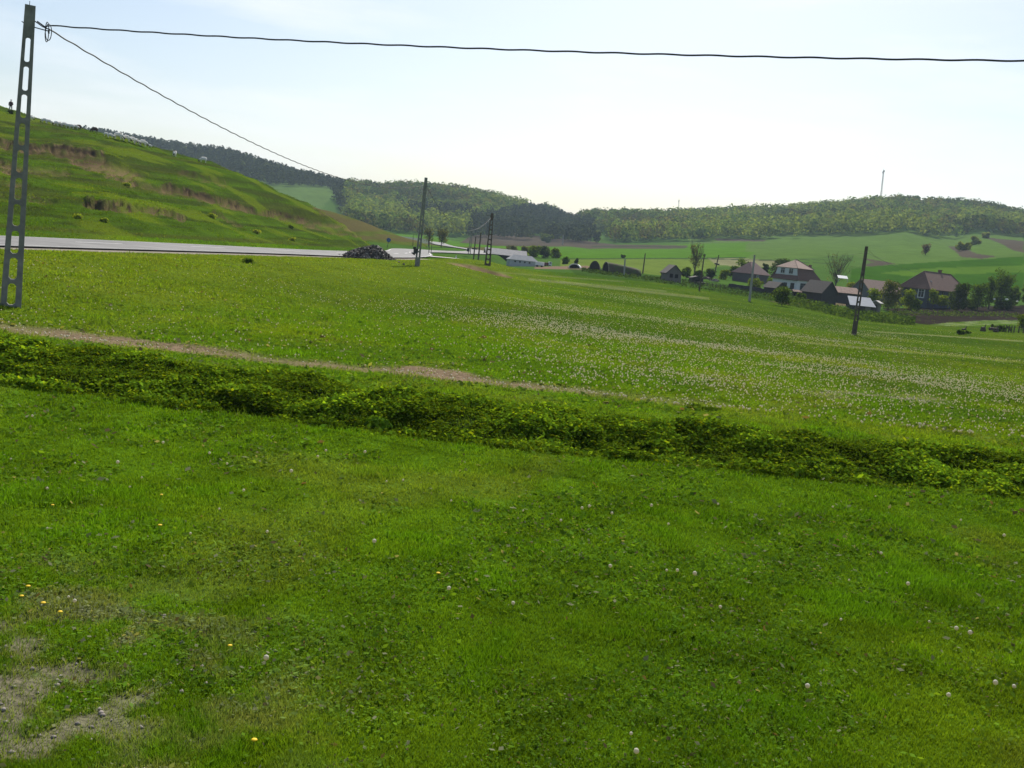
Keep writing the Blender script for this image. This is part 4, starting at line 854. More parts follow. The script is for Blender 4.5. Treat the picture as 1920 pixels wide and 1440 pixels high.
window(wh, 'front', -2.2, .9, .75, 1.35, W, Lh); window(wh, 'front', .2, .9, .95, 1.35, W, Lh, fw=.05, frame=M_DARK); window(wh, 'front', 2.1, .9, .95, 1.4, W, Lh, fw=.05, frame=M_DARK); window(wh, 'right', 2.4, .95, 2.4, 1.5, W, Lh, frame=mat('frame_grey', (.18, .18, .18)))
window(wh, 'right', 5.2, 1.1, .9, 1.2, W, Lh)
b = MB(); b.box((1.6, 6.4, 5.7), (.5, .5, 2.0)); b.build('chimney', M_TILE, rf)
# plank sheds and barn round it
barn = house('barn', 'large dark plank barn with a steep shingle roof, right in front of the white house', 'barn', 1538, 571, 208, 33, 4.6, 5.2, 2.5, 2.25, M_PLANK, M_TILEG, anchor=-1, ov=.3)
b = MB(); b.box((.6, -.03, .95), (1.5, .05, 1.9)); b.build('door', M_PLANK, barn)
shed1 = house('shed', 'small grey plank shed at the left corner of the white house', 'shed', 1453, 554, 212, 33, 2.9, 3.3, 1.6, 1.15, M_PLANK, M_TILEG, anchor=-1, ov=.25)
b = MB(); b.box((.2, -.03, .7), (.8, .05, 1.3)); b.build('door', M_PLANK, shed1)
lt = house('lean_to', 'low open lean-to with a pale broken roof between the bush and the barn', 'lean-to', 1489, 556, 212, -20, .8, 3.2, 1.1, .25, M_DARK, M_RUST, anchor=1, ov=.25); lt.rotation_euler[2] = R(-75)
sh2 = house('shed', 'long dark shed with a rust red roof behind the barn', 'shed', 1568, 567, 222, -62, 3.6, 6.4, 2.3, 1.1, M_PLANK, M_RUST, anchor=1, ov=.3)
sh2.rotation_euler[2] = R(-66)
mt = house('shed', 'small dark shed under a shiny sloping zinc roof behind the brown pole', 'shed', 1593, 588, 178, -82, 1.9, 4.2, 1.45, .08, M_PLANK, M_DARK, anchor=1, ov=.0)
b = MB(); b.poly([(1.35, -.35, 1.55), (1.35, 4.5, 1.55), (-.95, 4.3, 3.05), (-.95, 0.05, 3.05)], .06); b.build('zinc_roof', M_METAL, mt)
b = MB(); b.box((.97, 1.2, .8), (.05, .8, 1.5)); b.box((.97, 3.2, .8), (.05, 1.0, 1.4)); b.build('door', M_PLANKL, mt)
prv = house('privy', 'narrow pale roofed privy beside the zinc roofed shed', 'privy', 1632, 589, 180, -35, 1.2, 1.5, 2.1, .3, M_PLANKL, M_FIBRE, anchor=-1, ov=.25)
b = MB(); b.box((0, -.03, .95), (.7, .05, 1.7)); b.build('door', M_PLANK, prv)
# blue house, rust roofed wing
bh = house('blue_house', 'blue grey village house with a mauve hipped tile roof and one white framed window', 'house', 1737, 578, 212, -50, 6.3, 16.4, 4.25, 3.4, M_BLUE, M_TILEP, anchor=1, hip=2.6, ov=.45, ridge_m=M_TILE)
window(bh, 'front', 1.5, 2.0, 1.55, 2.0, 6.3, 16.4, fw=.2); window(bh, 'front', -1.9, 2.0, .9, 1.8, 6.3, 16.4, frame=M_DARK, fw=.05)
for py_ in (3.0, 6.0, 9.2, 12.6): window(bh, 'right', py_, 2.0, 1.0, 1.6, 6.3, 16.4, frame=M_DARK, fw=.06)
b = MB(); b.box((2.0, 2.2, 5.6), (.35, .1, .35)); b.build('skylight', M_FRAME, bh); b = MB(); b.box((-.5, 10, 7.4), (.55, .55, 1.7)); b.box((-.5, 10, 8.28), (.7, .7, .12)); b.build('chimney', M_TILE, bh)
rw = house('farm_wing', 'long low building with a rusty tile roof joined behind the blue house', 'farm building', 1628, 566, 238, -58, 5.6, 12.5, 2.6, 2.5, mat('wing_wall', (.11, .12, .13)), M_TILEL, anchor=1, ov=.3, ridge_m=M_TILEL)
# brown roofed house behind trees
br = house('brown_house', 'small brown roofed house half hidden by trees left of the white house', 'house', 1409, 531, 262, -52, 6.5, 6.5, 2.6, 2.9, mat('brown_house_wall', (.10, .09, .10)), mat('dull_red_tiles', (.13, .075, .07), var=.3, scale=3), anchor=1, hip=2.4, ov=.4)
window(br, 'right', 2, .9, 1., 1.2, 6.5, 6.5)
# plank hut
hut = house('hut', 'small pale plank hut with a dark gable roof standing by the leafless tall tree', 'hut', 1249, 527, 236, 14, 3.6, 3.4, 2.1, 1.7, M_PLANKL, M_TILEG, anchor=-1, ov=.35)
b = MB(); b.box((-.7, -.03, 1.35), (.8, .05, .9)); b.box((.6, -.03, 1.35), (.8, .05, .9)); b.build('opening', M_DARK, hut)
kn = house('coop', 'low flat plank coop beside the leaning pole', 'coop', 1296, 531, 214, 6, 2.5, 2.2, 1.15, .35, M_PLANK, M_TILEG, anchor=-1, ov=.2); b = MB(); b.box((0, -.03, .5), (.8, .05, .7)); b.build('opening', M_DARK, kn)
# farm sheds in the valley
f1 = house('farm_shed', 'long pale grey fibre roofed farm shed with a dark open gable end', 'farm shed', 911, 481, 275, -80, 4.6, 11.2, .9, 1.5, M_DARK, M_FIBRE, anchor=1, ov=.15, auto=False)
f2 = house('farm_shed', 'white walled farm shed with a row of small dark windows below its grey hipped roof', 'farm shed', 955, 496, 255, -76, 3.4, 7.2, 1.45, 1.15, M_SHEDW, M_FIBREG, anchor=1, hip=1.2, ov=.2, auto=False)
for k in range(4): window(f2, 'right', 1.4+k*1.25, .75, .42, .36, 3.4, 7.2, frame=M_DARK, cross=False, fw=.04)
# vehicles by the farm
def wheel(b_, x, y, r, w_): b_.tube([(x, y-w_/2, r), (x, y+w_/2, r)], r, 12)
e = empty('trailer', P(1003, 500, 250), R(-6), 'white box trailer with a rusty chassis parked at the end of the farm shed', 'trailer')
b = MB(); b.box((1.05, .7, .85), (2.1, 1.2, .85)); b.build('box_body', mat('trailer_white', (.75, .75, .75), var=.04), e)
b = MB(); b.box((1.05, .7, .33), (2.2, 1.0, .12)); b.box((-.3, .7, .33), (.6, .08, .08)); b.build('chassis', M_RUST, e)
for x in (.5, 1.6): b = MB(); wheel(b, x, .1, .24, .14); wheel(b, x, 1.3, .24, .14); b.build('wheel', M_DARK, e)
e = empty('truck', P(1014, 499, 262), R(10), 'dark red truck with a white cab parked behind the box trailer', 'truck')
b = MB(); b.box((1.0, .7, .75), (1.9, 1.2, .62)); b.box((1.3, .7, .35), (2.9, 1.0, .16)); b.build('load_bed', mat('truck_red', (.12, .03, .028), rough=.5), e)
b = MB(); b.box((2.45, .7, .85), (.85, 1.2, .95), taper=.85); b.build('cab', mat('trailer_white'), e); b = MB(); b.box((2.885, .7, 1.02), (.03, .85, .35)); b.box((2.45, .085, 1.05), (.4, .02, .3)); b.build('windscreen', M_GLASS, e)
for x in (.4, 1.1, 2.4): b = MB(); wheel(b, x, .1, .27, .16); wheel(b, x, 1.3, .27, .16); b.build('wheel', M_DARK, e)
# white hooped shelter, haystack and earth covered shelter
def barrel(name, label, cat, u, v, y, w_, h_, l_, rz, m_, rim=None, nb=14, open_=True, slope=0.):
    y1_ = ground_y(u, v, y); e = empty(name, P(u, v, y1_), R(rz), label, cat, scale=y1_/y); b = MB(); vs = []; N = nb; t_ = .12*w_/2.5
    prof = [(-math.cos(math.pi*k/N)*w_/2, math.sin(math.pi*k/N)**.85*h_) for k in range(N+1)]
    ny = 8
    for j in range(ny+1):
        f = j/ny; hs = 1-slope*f**1.5; ws = 1+.35*slope*f
        for (x, z) in prof: vs.append((x*ws+.04*math.sin(j*3+x*5), l_*f, z*hs+.05*math.sin(x*7+j*2)*h_*.3-(.3 if z < .01 else 0)))
    n1 = N+1; b.add(vs, [(j*n1+k, j*n1+k+1, (j+1)*n1+k+1, (j+1)*n1+k) for j in range(ny) for k in range(N)]+[tuple(range(ny*n1, ny*n1+n1))]); b.build('cover', m_, e, smooth=True)
    if rim:
        rb = MB(); rb.tube([(x, -.02, z) for x, z in prof], t_, 6); rb.build('rim', rim, e)
    if not open_:
        ib = MB(); ib.add([(x, -.01, z) for x, z in prof], [tuple(range(N+1))]); ib.build('front', m_, e)
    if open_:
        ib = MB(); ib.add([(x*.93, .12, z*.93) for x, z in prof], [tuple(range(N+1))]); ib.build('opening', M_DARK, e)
    return e
M_TARP = mat('white_tarp', (.70, .69, .64), rough=.7, var=.1)
M_EARTH = mat('earth_cover', (.095, .080, .052), rough=1, var=.35, scale=1.4, bump=1, col2=(.06, .085, .022))
M_HAY = mat('old_hay', (.040, .034, .03), rough=1, var=.4, scale=3, bump=1)
barrel('hoop_shelter', 'small white arched tarpaulin shelter on the farmyard dirt', 'shelter', 1077, 503, 240, 2.6, 1.0, 2.2, -14, M_TARP, rim=M_TARP)
barrel('haystack', 'dark domed haystack beside the white arched shelter', 'haystack', 1114, 508, 238, 2.5, 2.35, 2.6, -8, M_HAY, open_=False, slope=.3)
b = MB(); b.tube([(0, 0, 0), (0, 0, .35), (0, 0, .6)], [1.1, .7, .1], 10); o = b.build('hay_pile', M_HAY); o.location = P(1098, 507, 236); tag(o, 'low dark spill of hay at the left foot of the haystack', 'hay')
em = barrel('earth_shelter', 'earth covered barrel shelter with a dark arched mouth right of the haystack', 'shelter', 1135, 511, 236, 2.5, 2.4, 9.5, -62, M_EARTH, rim=mat('rim_straw', (.22, .19, .14)), slope=.35)
em.rotation_euler[2] = R(-58)
b = MB()
for k in range(26):
    p = hit(1147+k*2.1, 513+k*.18, 180); b.add(*rock((p.x, p.y, p.z+.05), rng.uniform(.12, .2), 300+k))
tag(b.build('stone_edging', mat('rubble_pale')), 'row of pale stones along the foot of the earth covered shelter', 'stone edging')
# ------------------------------------------------------------------ walls, fences, odds
def path_pts(pts, y, n=30, lift=0):
    U = np.interp(np.linspace(0, 1, n), np.linspace(0, 1, len(pts)), [p[0] for p in pts]); Vv = np.interp(np.linspace(0, 1, n), np.linspace(0, 1, len(pts)), [p[1] for p in pts]); Y = np.interp(np.linspace(0, 1, n), np.linspace(0, 1, len(pts)), [p[2] for p in pts])
    return [P(a, c, d) for a, c, d in zip(U, Vv, Y)]
wp = path_pts([(1366, 540, 205), (1400, 545, 203), (1437, 551, 201)], 0, 16); b = MB()
for a, c in zip(wp[:-1], wp[1:]):
    m_ = (a+c)/2; L_ = np.hypot(*(c-a)[:2]); b.box((m_[0], m_[1], m_[2]+.3), (L_*1.0, .35, 1.3+rng.uniform(-.12, .12)), rz=math.atan2(c[1]-a[1], c[0]-a[0]))
tag(b.build('garden_wall', mat('dark_stone', (.045, .042, .045), var=.4)), 'dark low stone wall left of the small plank shed', 'wall')
def fence(pts, label, n, hh, m_=M_WOOD, rail=True):
    P0 = path_pts(pts, 0, n); e = empty('fence', tuple(P0[0]), 0, label, 'fence'); o0 = P0[0]
    for i, p in enumerate(P0):
        q = p-o0; bb = MB(); bb.box((0, 0, hh/2-.2), (.12, .12, hh+.4), rz=rng.uniform(0, 1)); o = bb.build('post', m_, e); o.location = q
    if rail:
        bb = MB(); bb.tube([tuple(p-o0+np.array([0, 0, hh*.8])) for p in P0], .03, 5); bb.tube([tuple(p-o0+np.array([0, 0, hh*.4])) for p in P0], .025, 5); bb.build('rail', m_, e)
fence([(1130, 521, 222), (1180, 526, 214), (1245, 531, 205)], 'low dark post fence running from the earth shelter to the plank hut', 17, 1.0)
fence([(1880, 627, 140), (1900, 628, 140), (1935, 630, 140)], 'dark plank fence on the meadow at the right edge', 9, 1.3, rail=True)
fence([(1300, 534, 200), (1335, 539, 200), (1365, 543, 202)], 'broken dark fence between the coop and the stone wall', 9, .8)
for (u, v, y, L_, r_, ang, lb) in ((1353, 554, 190, 1.0, .16, 10, 'short grey log lying on the grass left of the pale round pole'), (1417, 559, 190, 3.0, .2, -4, 'long dark log lying behind the foot of the pale round pole'), (1862, 620, 140, 1.2, .22, 8, 'dark log on the meadow among the stumps at the right'), (1315, 532, 205, 1.6, .16, -6, 'pale log beside the plank coop')):
    b = MB(); b.tube([(-L_/2, 0, r_), (L_/2, 0, r_*1.05)], [r_, r_*.85], 8); b.tube([(L_*.2, 0, r_), (L_*.25, -.15, r_*2.4)], [r_*.3, r_*.15], 5); o = b.build('log', M_PLANKL if 'pale' in lb else M_WOOD); o.location = P(u, v, y); o.rotation_euler = (0, 0, R(ang)); tag(o, lb, 'log')
for (u, v, y, lb) in ((1806, 627, 138, 'squat dark bramble stump left of the two stumps on the right meadow'), (1842, 624, 138, 'dark tree stump with a broken top on the right meadow'), (1866, 626, 138, 'small square stump with a pale side near the right edge')):
    b = MB(); b.tube([(0, 0, -.2), (.03, 0, .4), (0, 0, .8)], [.5, .38, .30], 9); b.tube([(.1, 0, .6), (.3, 0, 1.2)], [.12, .03], 6); o = b.build('stump', M_WOOD); o.location = P(u, v, y); tag(o, lb, 'stump')
M_STRAW = mat('straw', (.26, .18, .11), var=.35, scale=3)
for j, (u, v, w_, h_, lb, m_) in enumerate(((1433, 560, 1.1, .75, 'round straw heap between the long log and the leafy bush', M_STRAW), (1447, 566, 1.3, .5, 'flat brown heap of litter at the left foot of the leafy bush', mat('litter', (.16, .11, .085), var=.4)), (1340, 527, 1.2, .5, 'pile of grey timber beyond the coop', M_PLANKL), (1325, 523, 1.2, .6, 'dark pile of brushwood beyond the coop', M_WOOD))):
    b = MB(); rg = np.random.default_rng(j)
    for k in range(40):
        a = rg.uniform(0, 6.3); q = rg.uniform(0, 1)**.6; b.box((w_*q*math.cos(a), .7*w_*q*math.sin(a), h_*(1-q**1.6)*.8+.04), (rg.uniform(.25, .7), .12, .12), rz=rg.uniform(0, 3), ry=rg.uniform(-.5, .5))
    b.tube([(0, 0, -.1), (0, 0, h_*.45), (0, 0, h_*.8)], [w_*.85, w_*.6, w_*.15], 10)
    o = b.build('heap', m_); o.location = P(u, v, 196 if v > 540 else 236); tag(o, lb, 'heap')
for j, (u, v, lb) in enumerate(((1884, 562, 'white bag on the grass under the trees, left one of three'), (1907, 562, 'middle white bag on the grass under the trees'), (1927, 566, 'white bag right of the other two under the trees'))): 
    b = MB(); b.add(*rock((0, 0, .12), .26, 700+j)); b.add(*rock((.2, .05, .1), .2, 720+j)); o = b.build('bag', M_TARP); o.location = P(u-20, v, 222); tag(o, lb, 'bag')
b = MB(); b.poly([(0, 0, 0), (2.6, .2, 0), (2.6, 1.6, .7), (0, 1.4, .7)], .06); b.box((.1, .1, -.5), (.1, .1, 1.0)); b.box((2.5, .3, -.5), (.1, .1, 1.0)); o = b.build('canopy', M_METAL); o.location = P(1572, 521, 262); tag(o, 'small shiny sheet metal canopy behind the bare twiggy tree', 'canopy')
# masts
def mast(ub, vb, ut, vt, y, wpx, label, cc):
    s = y/FPX; e, h = axis_root('radio_mast', P(ub, vb, y), P(ut, vt, y), 0, label, 'mast'); w_ = wpx*s; n = 16; b = MB()
    c = lambda k, z: (w_*(1-.35*z/h)*.5*math.cos(k*2.094), w_*(1-.35*z/h)*.5*math.sin(k*2.094), z)
    for k in range(3): b.tube([c(k, 0), c(k, h)], .16, 5)
    for i in range(n):
        for k in range(3): b.tube([c(k, h*i/n), c(k+1, h*(i+1)/n)], .09, 4); b.tube([c(k, h*i/n), c(k+1, h*i/n)], .08, 4)
    b.build('lattice', cc, e); b = MB(); b.tube([(0, 0, h), (0, 0, h+3*s)], .12, 5); b.box((w_*.4, 0, h*.97), (.8, .6, 1.8)); b.box((-w_*.4, 0, h*.93), (.8, .6, 1.8)); b.build('antenna', cc, e)
M_MAST = mat('mast_grey', (.28, .25, .26), rough=.6, var=.4, scale=.12, stretch=(0, 0, 1), detail=0)
mast(1650, 384, 1657, 319, 1130, 3.2, 'tall lattice radio mast on the wooded hill at the right', M_MAST)
mast(1272, 402, 1273, 375, 1600, 2.0, 'faint distant lattice mast behind the middle of the wooded ridge', mat('mast_pale', (.45, .45, .45)))

# ------------------------------------------------------------------ trees and bushes
M_BARK = mat('bark', (.07, .055, .042), rough=.95, var=.35, scale=4)
M_LEAF = mat('tree_leaf', attr='cover', rough=.65, var=.2, scale=1.2, trans=.42, spec=0.)
def tree(u, v, hpx, wpx, y, label, col=(.055, .10, .018), cat='tree', name='tree', dens=1., trunk=.28, shape=1., bare=0., group=None, lean=0.):
    y = ground_y(u, v, y); s = y/FPX; q = P(u, v, y); Hh = hpx*s; Wd = wpx*s; e = empty(name, tuple(q), 0, label, cat, group)
    rg = np.random.default_rng(int(u*7+v)); b = MB(); tips = []
    trunk *= .7; th = Hh*trunk; r0 = max(.05, Hh*.022)*(1.0 if cat != 'bush' else .7)
    b.tube([(0, 0, -.5), (lean*Hh*.2, 0, th), (lean*Hh*.45, .05, Hh*.72)], [r0*1.2, r0*.9, r0*.3], 7)
    nb_ = int(9+bare*26)
    for k in range(nb_):
        a = k*2.4+rg.uniform(0, .6); z0 = th*(.75 if cat != 'bush' else .3)+(Hh*.78-th)*rg.uniform(0, .75); r_ = Wd*.5*rg.uniform(.55, 1.0); z1 = min(Hh*.98, z0+r_*rg.uniform(.5, 1.6)*(1.6 if bare else 1))
        x0 = lean*z0*.6; mx_ = (x0+r_*.45*math.cos(a), r_*.45*math.sin(a), z0+(z1-z0)*.4); tx = (x0+r_*math.cos(a), r_*math.sin(a), z1)
        b.tube([(x0, 0, z0), mx_, tx], [r0*.45, r0*.28, r0*.1], 5); tips.append(tx)
        if bare:
            for j in range(5): 
                f = rg.uniform(.3, 1); o_ = (mx_[0]+(tx[0]-mx_[0])*f, mx_[1]+(tx[1]-mx_[1])*f, mx_[2]+(tx[2]-mx_[2])*f); b.tube([o_, (o_[0]+rg.normal()*Wd*.08, o_[1]+rg.normal()*Wd*.08, o_[2]+Hh*rg.uniform(.08, .2))], [r0*.14, r0*.05], 4)
    b.build('trunk', M_BARK, e)
    nl = int(13+8*dens); blobs = []
    for k in range(nl):
        a = rg.uniform(0, 2*math.pi); q_ = rg.uniform(0, 1)**.6*.34*Wd; zz = th+(Hh-th)*rg.uniform(.08 if cat == 'bush' else .12, .84); tap = 1-.45*abs((zz-th)/(Hh-th)-.42)*shape
        blobs.append((lean*zz*.6+q_*tap*math.cos(a), q_*tap*math.sin(a), zz, (.19+.12*rg.uniform())*min(Wd, Hh*1.1)*tap))
    blobs = np.array(blobs); n = int(1500*dens*(1-bare*.75)); bi = rg.integers(0, len(blobs), n); d = rg.normal(size=(n, 3)); d /= np.linalg.norm(d, axis=1, keepdims=True)
    rr = blobs[bi, 3]*rg.uniform(.55, 1.12, n)*(1+bare*.4); c = blobs[bi, :3]+d*rr[:, None]*np.array([1, 1, .85]); c[:, 2] = np.clip(c[:, 2], th*.5, Hh*1.02)
    size = max(.16, 2.6*s)*(1-.35*bare); V = leafquads(c, d+rg.normal(size=(n, 3))*.55, size)
    bc = np.array(col)*rg.uniform(.72, 1.3, (len(blobs), 1)); cc = bc[bi]*rg.uniform(.7, 1.4, (n, 1)); A = np.repeat(cc, 4, 0)
    link('crown', npmesh('crown', V.reshape(-1, 3), np.arange(n*4).reshape(-1, 4), M_LEAF, attr=A), e)
    return e
DK = (.036, .066, .010); MD = (.068, .125, .010); LT = (.125, .19, .014); YL = (.15, .20, .018); GR = (.10, .12, .05)
T = [(1463, 520, 38, 46, 268, 'dense dark round tree behind the left corner of the white house', DK, 'tree', 1.3, .15, 0),
     (1393, 526, 42, 34, 256, 'mid green tree just left of the brown roofed house', MD, 'tree', 1., .15, 0),
     (1373, 521, 22, 24, 252, 'small green bush left of the tree by the brown house', MD, 'bush', .6, .1, 0),
     (1433, 522, 34, 13, 270, 'narrow dark tree between the brown house and the round dark tree', DK, 'tree', .6, .2, 0),
     (1416, 540, 20, 40, 240, 'pale green bush in front of the brown roofed house', LT, 'bush', .8, .1, 0),
     (1448, 540, 18, 28, 232, 'low green bush at the left wall of the white house', MD, 'bush', .6, .1, 0),
     (1566, 540, 60, 52, 238, 'bare twiggy tree rising behind the barn', GR, 'tree', .8, .2, .8),
     (1466, 574, 36, 52, 182, 'broad leafy bush with dark stems in front of the white house', (.065, .115, .016), 'bush', 1.5, .25, 0),
     (1499, 566, 16, 28, 196, 'low green bush trailing right from the broad leafy bush', MD, 'bush', .7, .1, 0),
     (1301, 520, 68, 28, 246, 'tall thin half bare tree right of the plank hut', GR, 'tree', .8, .35, .55),
     (1286, 524, 24, 20, 238, 'small green tree at the right wall of the plank hut', MD, 'tree', .7, .3, 0),
     (1241, 524, 14, 8, 236, 'tiny dark shrub at the left wall of the plank hut', DK, 'bush', .4, .1, 0),
     (1310, 524, 18, 22, 236, 'dark bush behind the plank coop', DK, 'bush', .6, .1, 0),
     (1331, 522, 18, 26, 238, 'dark spreading bush beyond the leaning pole', DK, 'bush', .6, .1, 0),
     (1356, 524, 18, 30, 240, 'pale bush beyond the woodpile', LT, 'bush', .6, .1, 0),
     (1595, 551, 22, 30, 240, 'yellow green bush behind the rust roofed shed', YL, 'bush', .8, .1, 0),
     (1664, 582, 58, 46, 200, 'tall pale willow bush in front of the rusty roofed wing', (.085, .115, .03), 'bush', 1.4, .1, 0),
     (1636, 572, 34, 26, 212, 'pale green bush left of the tall willow bush', LT, 'bush', .8, .1, 0),
     (1702, 580, 38, 34, 203, 'bright green bush at the left corner of the blue house', LT, 'bush', 1., .1, 0),
     (1716, 582, 22, 22, 200, 'low green bush under the white framed window', MD, 'bush', .6, .1, 0),
     (1748, 580, 38, 24, 199, 'slim pale green tree in front of the blue house wall', LT, 'tree', .55, .35, 0),
     (1764, 580, 26, 22, 198, 'small bright sapling before the dark blue wall', LT, 'tree', .45, .4, 0),
     (1795, 584, 60, 38, 203, 'dark green tree before the right half of the blue house', DK, 'tree', 1.5, .05, 0),
     (1832, 582, 52, 44, 205, 'rounded green tree at the right corner of the blue house', MD, 'tree', 1.5, .08, 0),
     (1853, 580, 66, 26, 212, 'slim tall tree between the rounded tree and the tallest tree', MD, 'tree', 1., .18, 0),
     (1874, 579, 76, 50, 210, 'tallest leafy tree at the right with its trunk showing', (.065, .115, .014), 'tree', 1.7, .28, 0),
     (1896, 576, 46, 30, 216, 'lower leafy tree right of the tallest tree', MD, 'tree', 1., .15, 0),
     (1921, 574, 44, 22, 220, 'green tree cut by the right edge of the picture', MD, 'tree', 1., .18, 0),
     (1916, 618, 30, 30, 150, 'pale green bush at the right edge beside the plank fence', LT, 'bush', .8, .1, 0),
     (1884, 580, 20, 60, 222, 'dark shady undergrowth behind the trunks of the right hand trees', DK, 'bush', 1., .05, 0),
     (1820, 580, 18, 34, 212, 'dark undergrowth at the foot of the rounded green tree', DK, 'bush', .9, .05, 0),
     (1806, 628, 9, 40, 137, 'bramble bush in front of the stumps on the right meadow', MD, 'bush', .7, .1, 0),
     (1875, 622, 12, 60, 142, 'long low weeds behind the logs at the right', MD, 'bush', .7, .1, 0),
     (1735, 479, 22, 17, 480, 'lone bare tree on the green field at the right', (.10, .085, .05), 'tree', .5, .2, .5),
     (1805, 470, 16, 50, 560, 'long yellow green thicket on the upper right field', (.17, .215, .04), 'bush', 1., .1, 0),
     (1828, 459, 15, 26, 600, 'small thicket above the long one on the upper right field', (.14, .18, .045), 'bush', .7, .1, 0),
     (1848, 447, 12, 24, 640, 'pale thicket at the wood edge on the upper right field', (.15, .19, .05), 'bush', .7, .1, 0),
     (827, 464, 38, 26, 285, 'leafless tree with a dark trunk beside the upper road', GR, 'tree', .7, .35, .5),
     (803, 462, 34, 20, 300, 'thin half bare tree left of the one by the upper road', GR, 'tree', .5, .35, .6),
     (1001, 482, 22, 26, 300, 'round green bush left in the thicket behind the farm sheds', LT, 'bush', .9, .1, 0),
     (1022, 484, 22, 30, 305, 'tall green bush in the middle of the thicket behind the farm', (.055, .09, .03), 'bush', .9, .1, 0),
     (1041, 484, 18, 24, 310, 'green bush at the right end of the thicket behind the farm', LT, 'bush', .8, .1, 0),
     (984, 476, 14, 30, 300, 'low brown green bush above the long farm roof', GR, 'bush', .7, .1, .2),
     (960, 471, 10, 34, 300, 'thin scrub line along the ridge of the long farm roof', GR, 'bush', .5, .1, .3),
     (1060, 495, 14, 14, 262, 'small bush at the edge of the farmyard', MD, 'bush', .5, .02, 0),
     (1080, 497, 14, 8, 262, 'tiny dark shrub behind the white arched shelter', DK, 'bush', .3, .1, 0),
     (1168, 484, 6, 14, 330, 'tiny dark scrub patch on the balk between two fields', DK, 'bush', .5, .02, 0),
     (1080, 452, 24, 22, 650, 'rounded tree at the foot of the pine wood', (.06, .10, .035), 'tree', .8, .1, 0),
     (1024, 455, 16, 40, 660, 'pale green scrub at the foot of the pine wood', (.09, .14, .04), 'bush', .8, .1, 0),
     (1118, 456, 26, 18, 680, 'pale tree in the gap between the pine wood and the broadleaf wood', (.09, .13, .05), 'tree', .7, .1, 0),
     (20, 214, 7, 12, 187, 'low dark shrub on the hilltop just below the standing person', DK, 'bush', .4, .1, 0)]
for (u, v, hp_, wp_, y, lb, cc, cat, dn, tk, br_) in T: tree(u, v, hp_, wp_, y, lb, cc, cat, 'tree' if cat == 'tree' else 'bush', dn, tk, 1., br_)
# yellow flowering spurge tufts on the slope and dark tussocks on the bank
for j, (u, v, sz, cc, lb) in enumerate(((146, 410, 14, (.16, .20, .02), 'yellow green spurge cushion low on the hillside near the road'), (195, 416, 12, (.14, .18, .02), 'second yellow green cushion just right of the first by the road'), (480, 438, 13, (.17, .19, .02), 'yellow cushion on the lower slope in the middle of the hill'), (548, 452, 11, (.16, .19, .02), 'yellow cushion on the slope left of the rubble heap'), (398, 408, 14, (.15, .19, .02), 'yellow cushion beside the soil scar on the hillside'), (238, 350, 12, (.15, .19, .02), 'yellow cushion high on the slope below the sheep'), (545, 428, 9, (.05, .08, .015), 'dark green cushion on the slope above the yellow one'))):
    leafy_clump(u, v, sz, sz*.5, lb, 'plant cushion', 'plant_cushion', tuple(1.9*q for q in cc), 60, .28)
def strip_weeds(name, pts, n, hh, label, col):
    U = rng.uniform(0, 1, n); k = np.linspace(0, 1, len(pts)); u = np.interp(U, k, [p[0] for p in pts]); v = np.interp(U, k, [p[1] for p in pts])+rng.uniform(-1, 1, n)*np.interp(U, k, [p[2] for p in pts]); y = np.interp(U, k, [p[3] for p in pts])
    d = np.array([ray(a, c) for a, c in zip(u, v)]); hz = np.interp(u, [0, 1920], [369, 571]); z0 = CAMZ-(v-hz)*y/FPX
    yy = y+(np.interp(U, k, [p[1] for p in pts])-v)*y*y/FPX/3.5; x = d[:, 0]/d[:, 1]*yy; z = Hfull(x, yy)[0]
    c = np.stack([x, yy, z+rng.uniform(.0, 1, n)**1.3*hh], 1); V = leafquads(c, rng.normal(size=(n, 3))+np.array([0, -.3, .8]), .34, .7)
    cc = np.array([col])*(.6+.9*fbm(x*.4, yy*.3, 77)[:, None])*rng.uniform(.7, 1.35, (n, 1))
    tag(link(name, npmesh(name, V.reshape(-1, 3), np.arange(n*4).reshape(-1, 4), M_LEAF, attr=np.repeat(cc, 4, 0))), label, kind='stuff')
strip_weeds('nettles', [(1478, 575, 3, 172), (1560, 585, 4, 165), (1640, 598, 4, 158), (1715, 606, 2, 152)], 5200, 1.1, 'strip of tall rank weeds in front of the barn and sheds', (.045, .085, .016))
strip_weeds('bank_weeds', [(1090, 515, 2, 205), (1160, 523, 2, 200), (1250, 531, 3, 200), (1370, 546, 4, 192), (1450, 557, 3, 188)], 3000, .45, 'dark weedy strip along the fence between hay shelter and village', (.032, .062, .014))
strip_weeds('garden_weeds', [(1640, 590, 2, 175), (1700, 580, 1.5, 200), (1800, 578, 1.5, 205), (1910, 574, 1.5, 210)], 1500, .6, 'green weeds between the blue house and its ploughed garden', (.05, .09, .018))

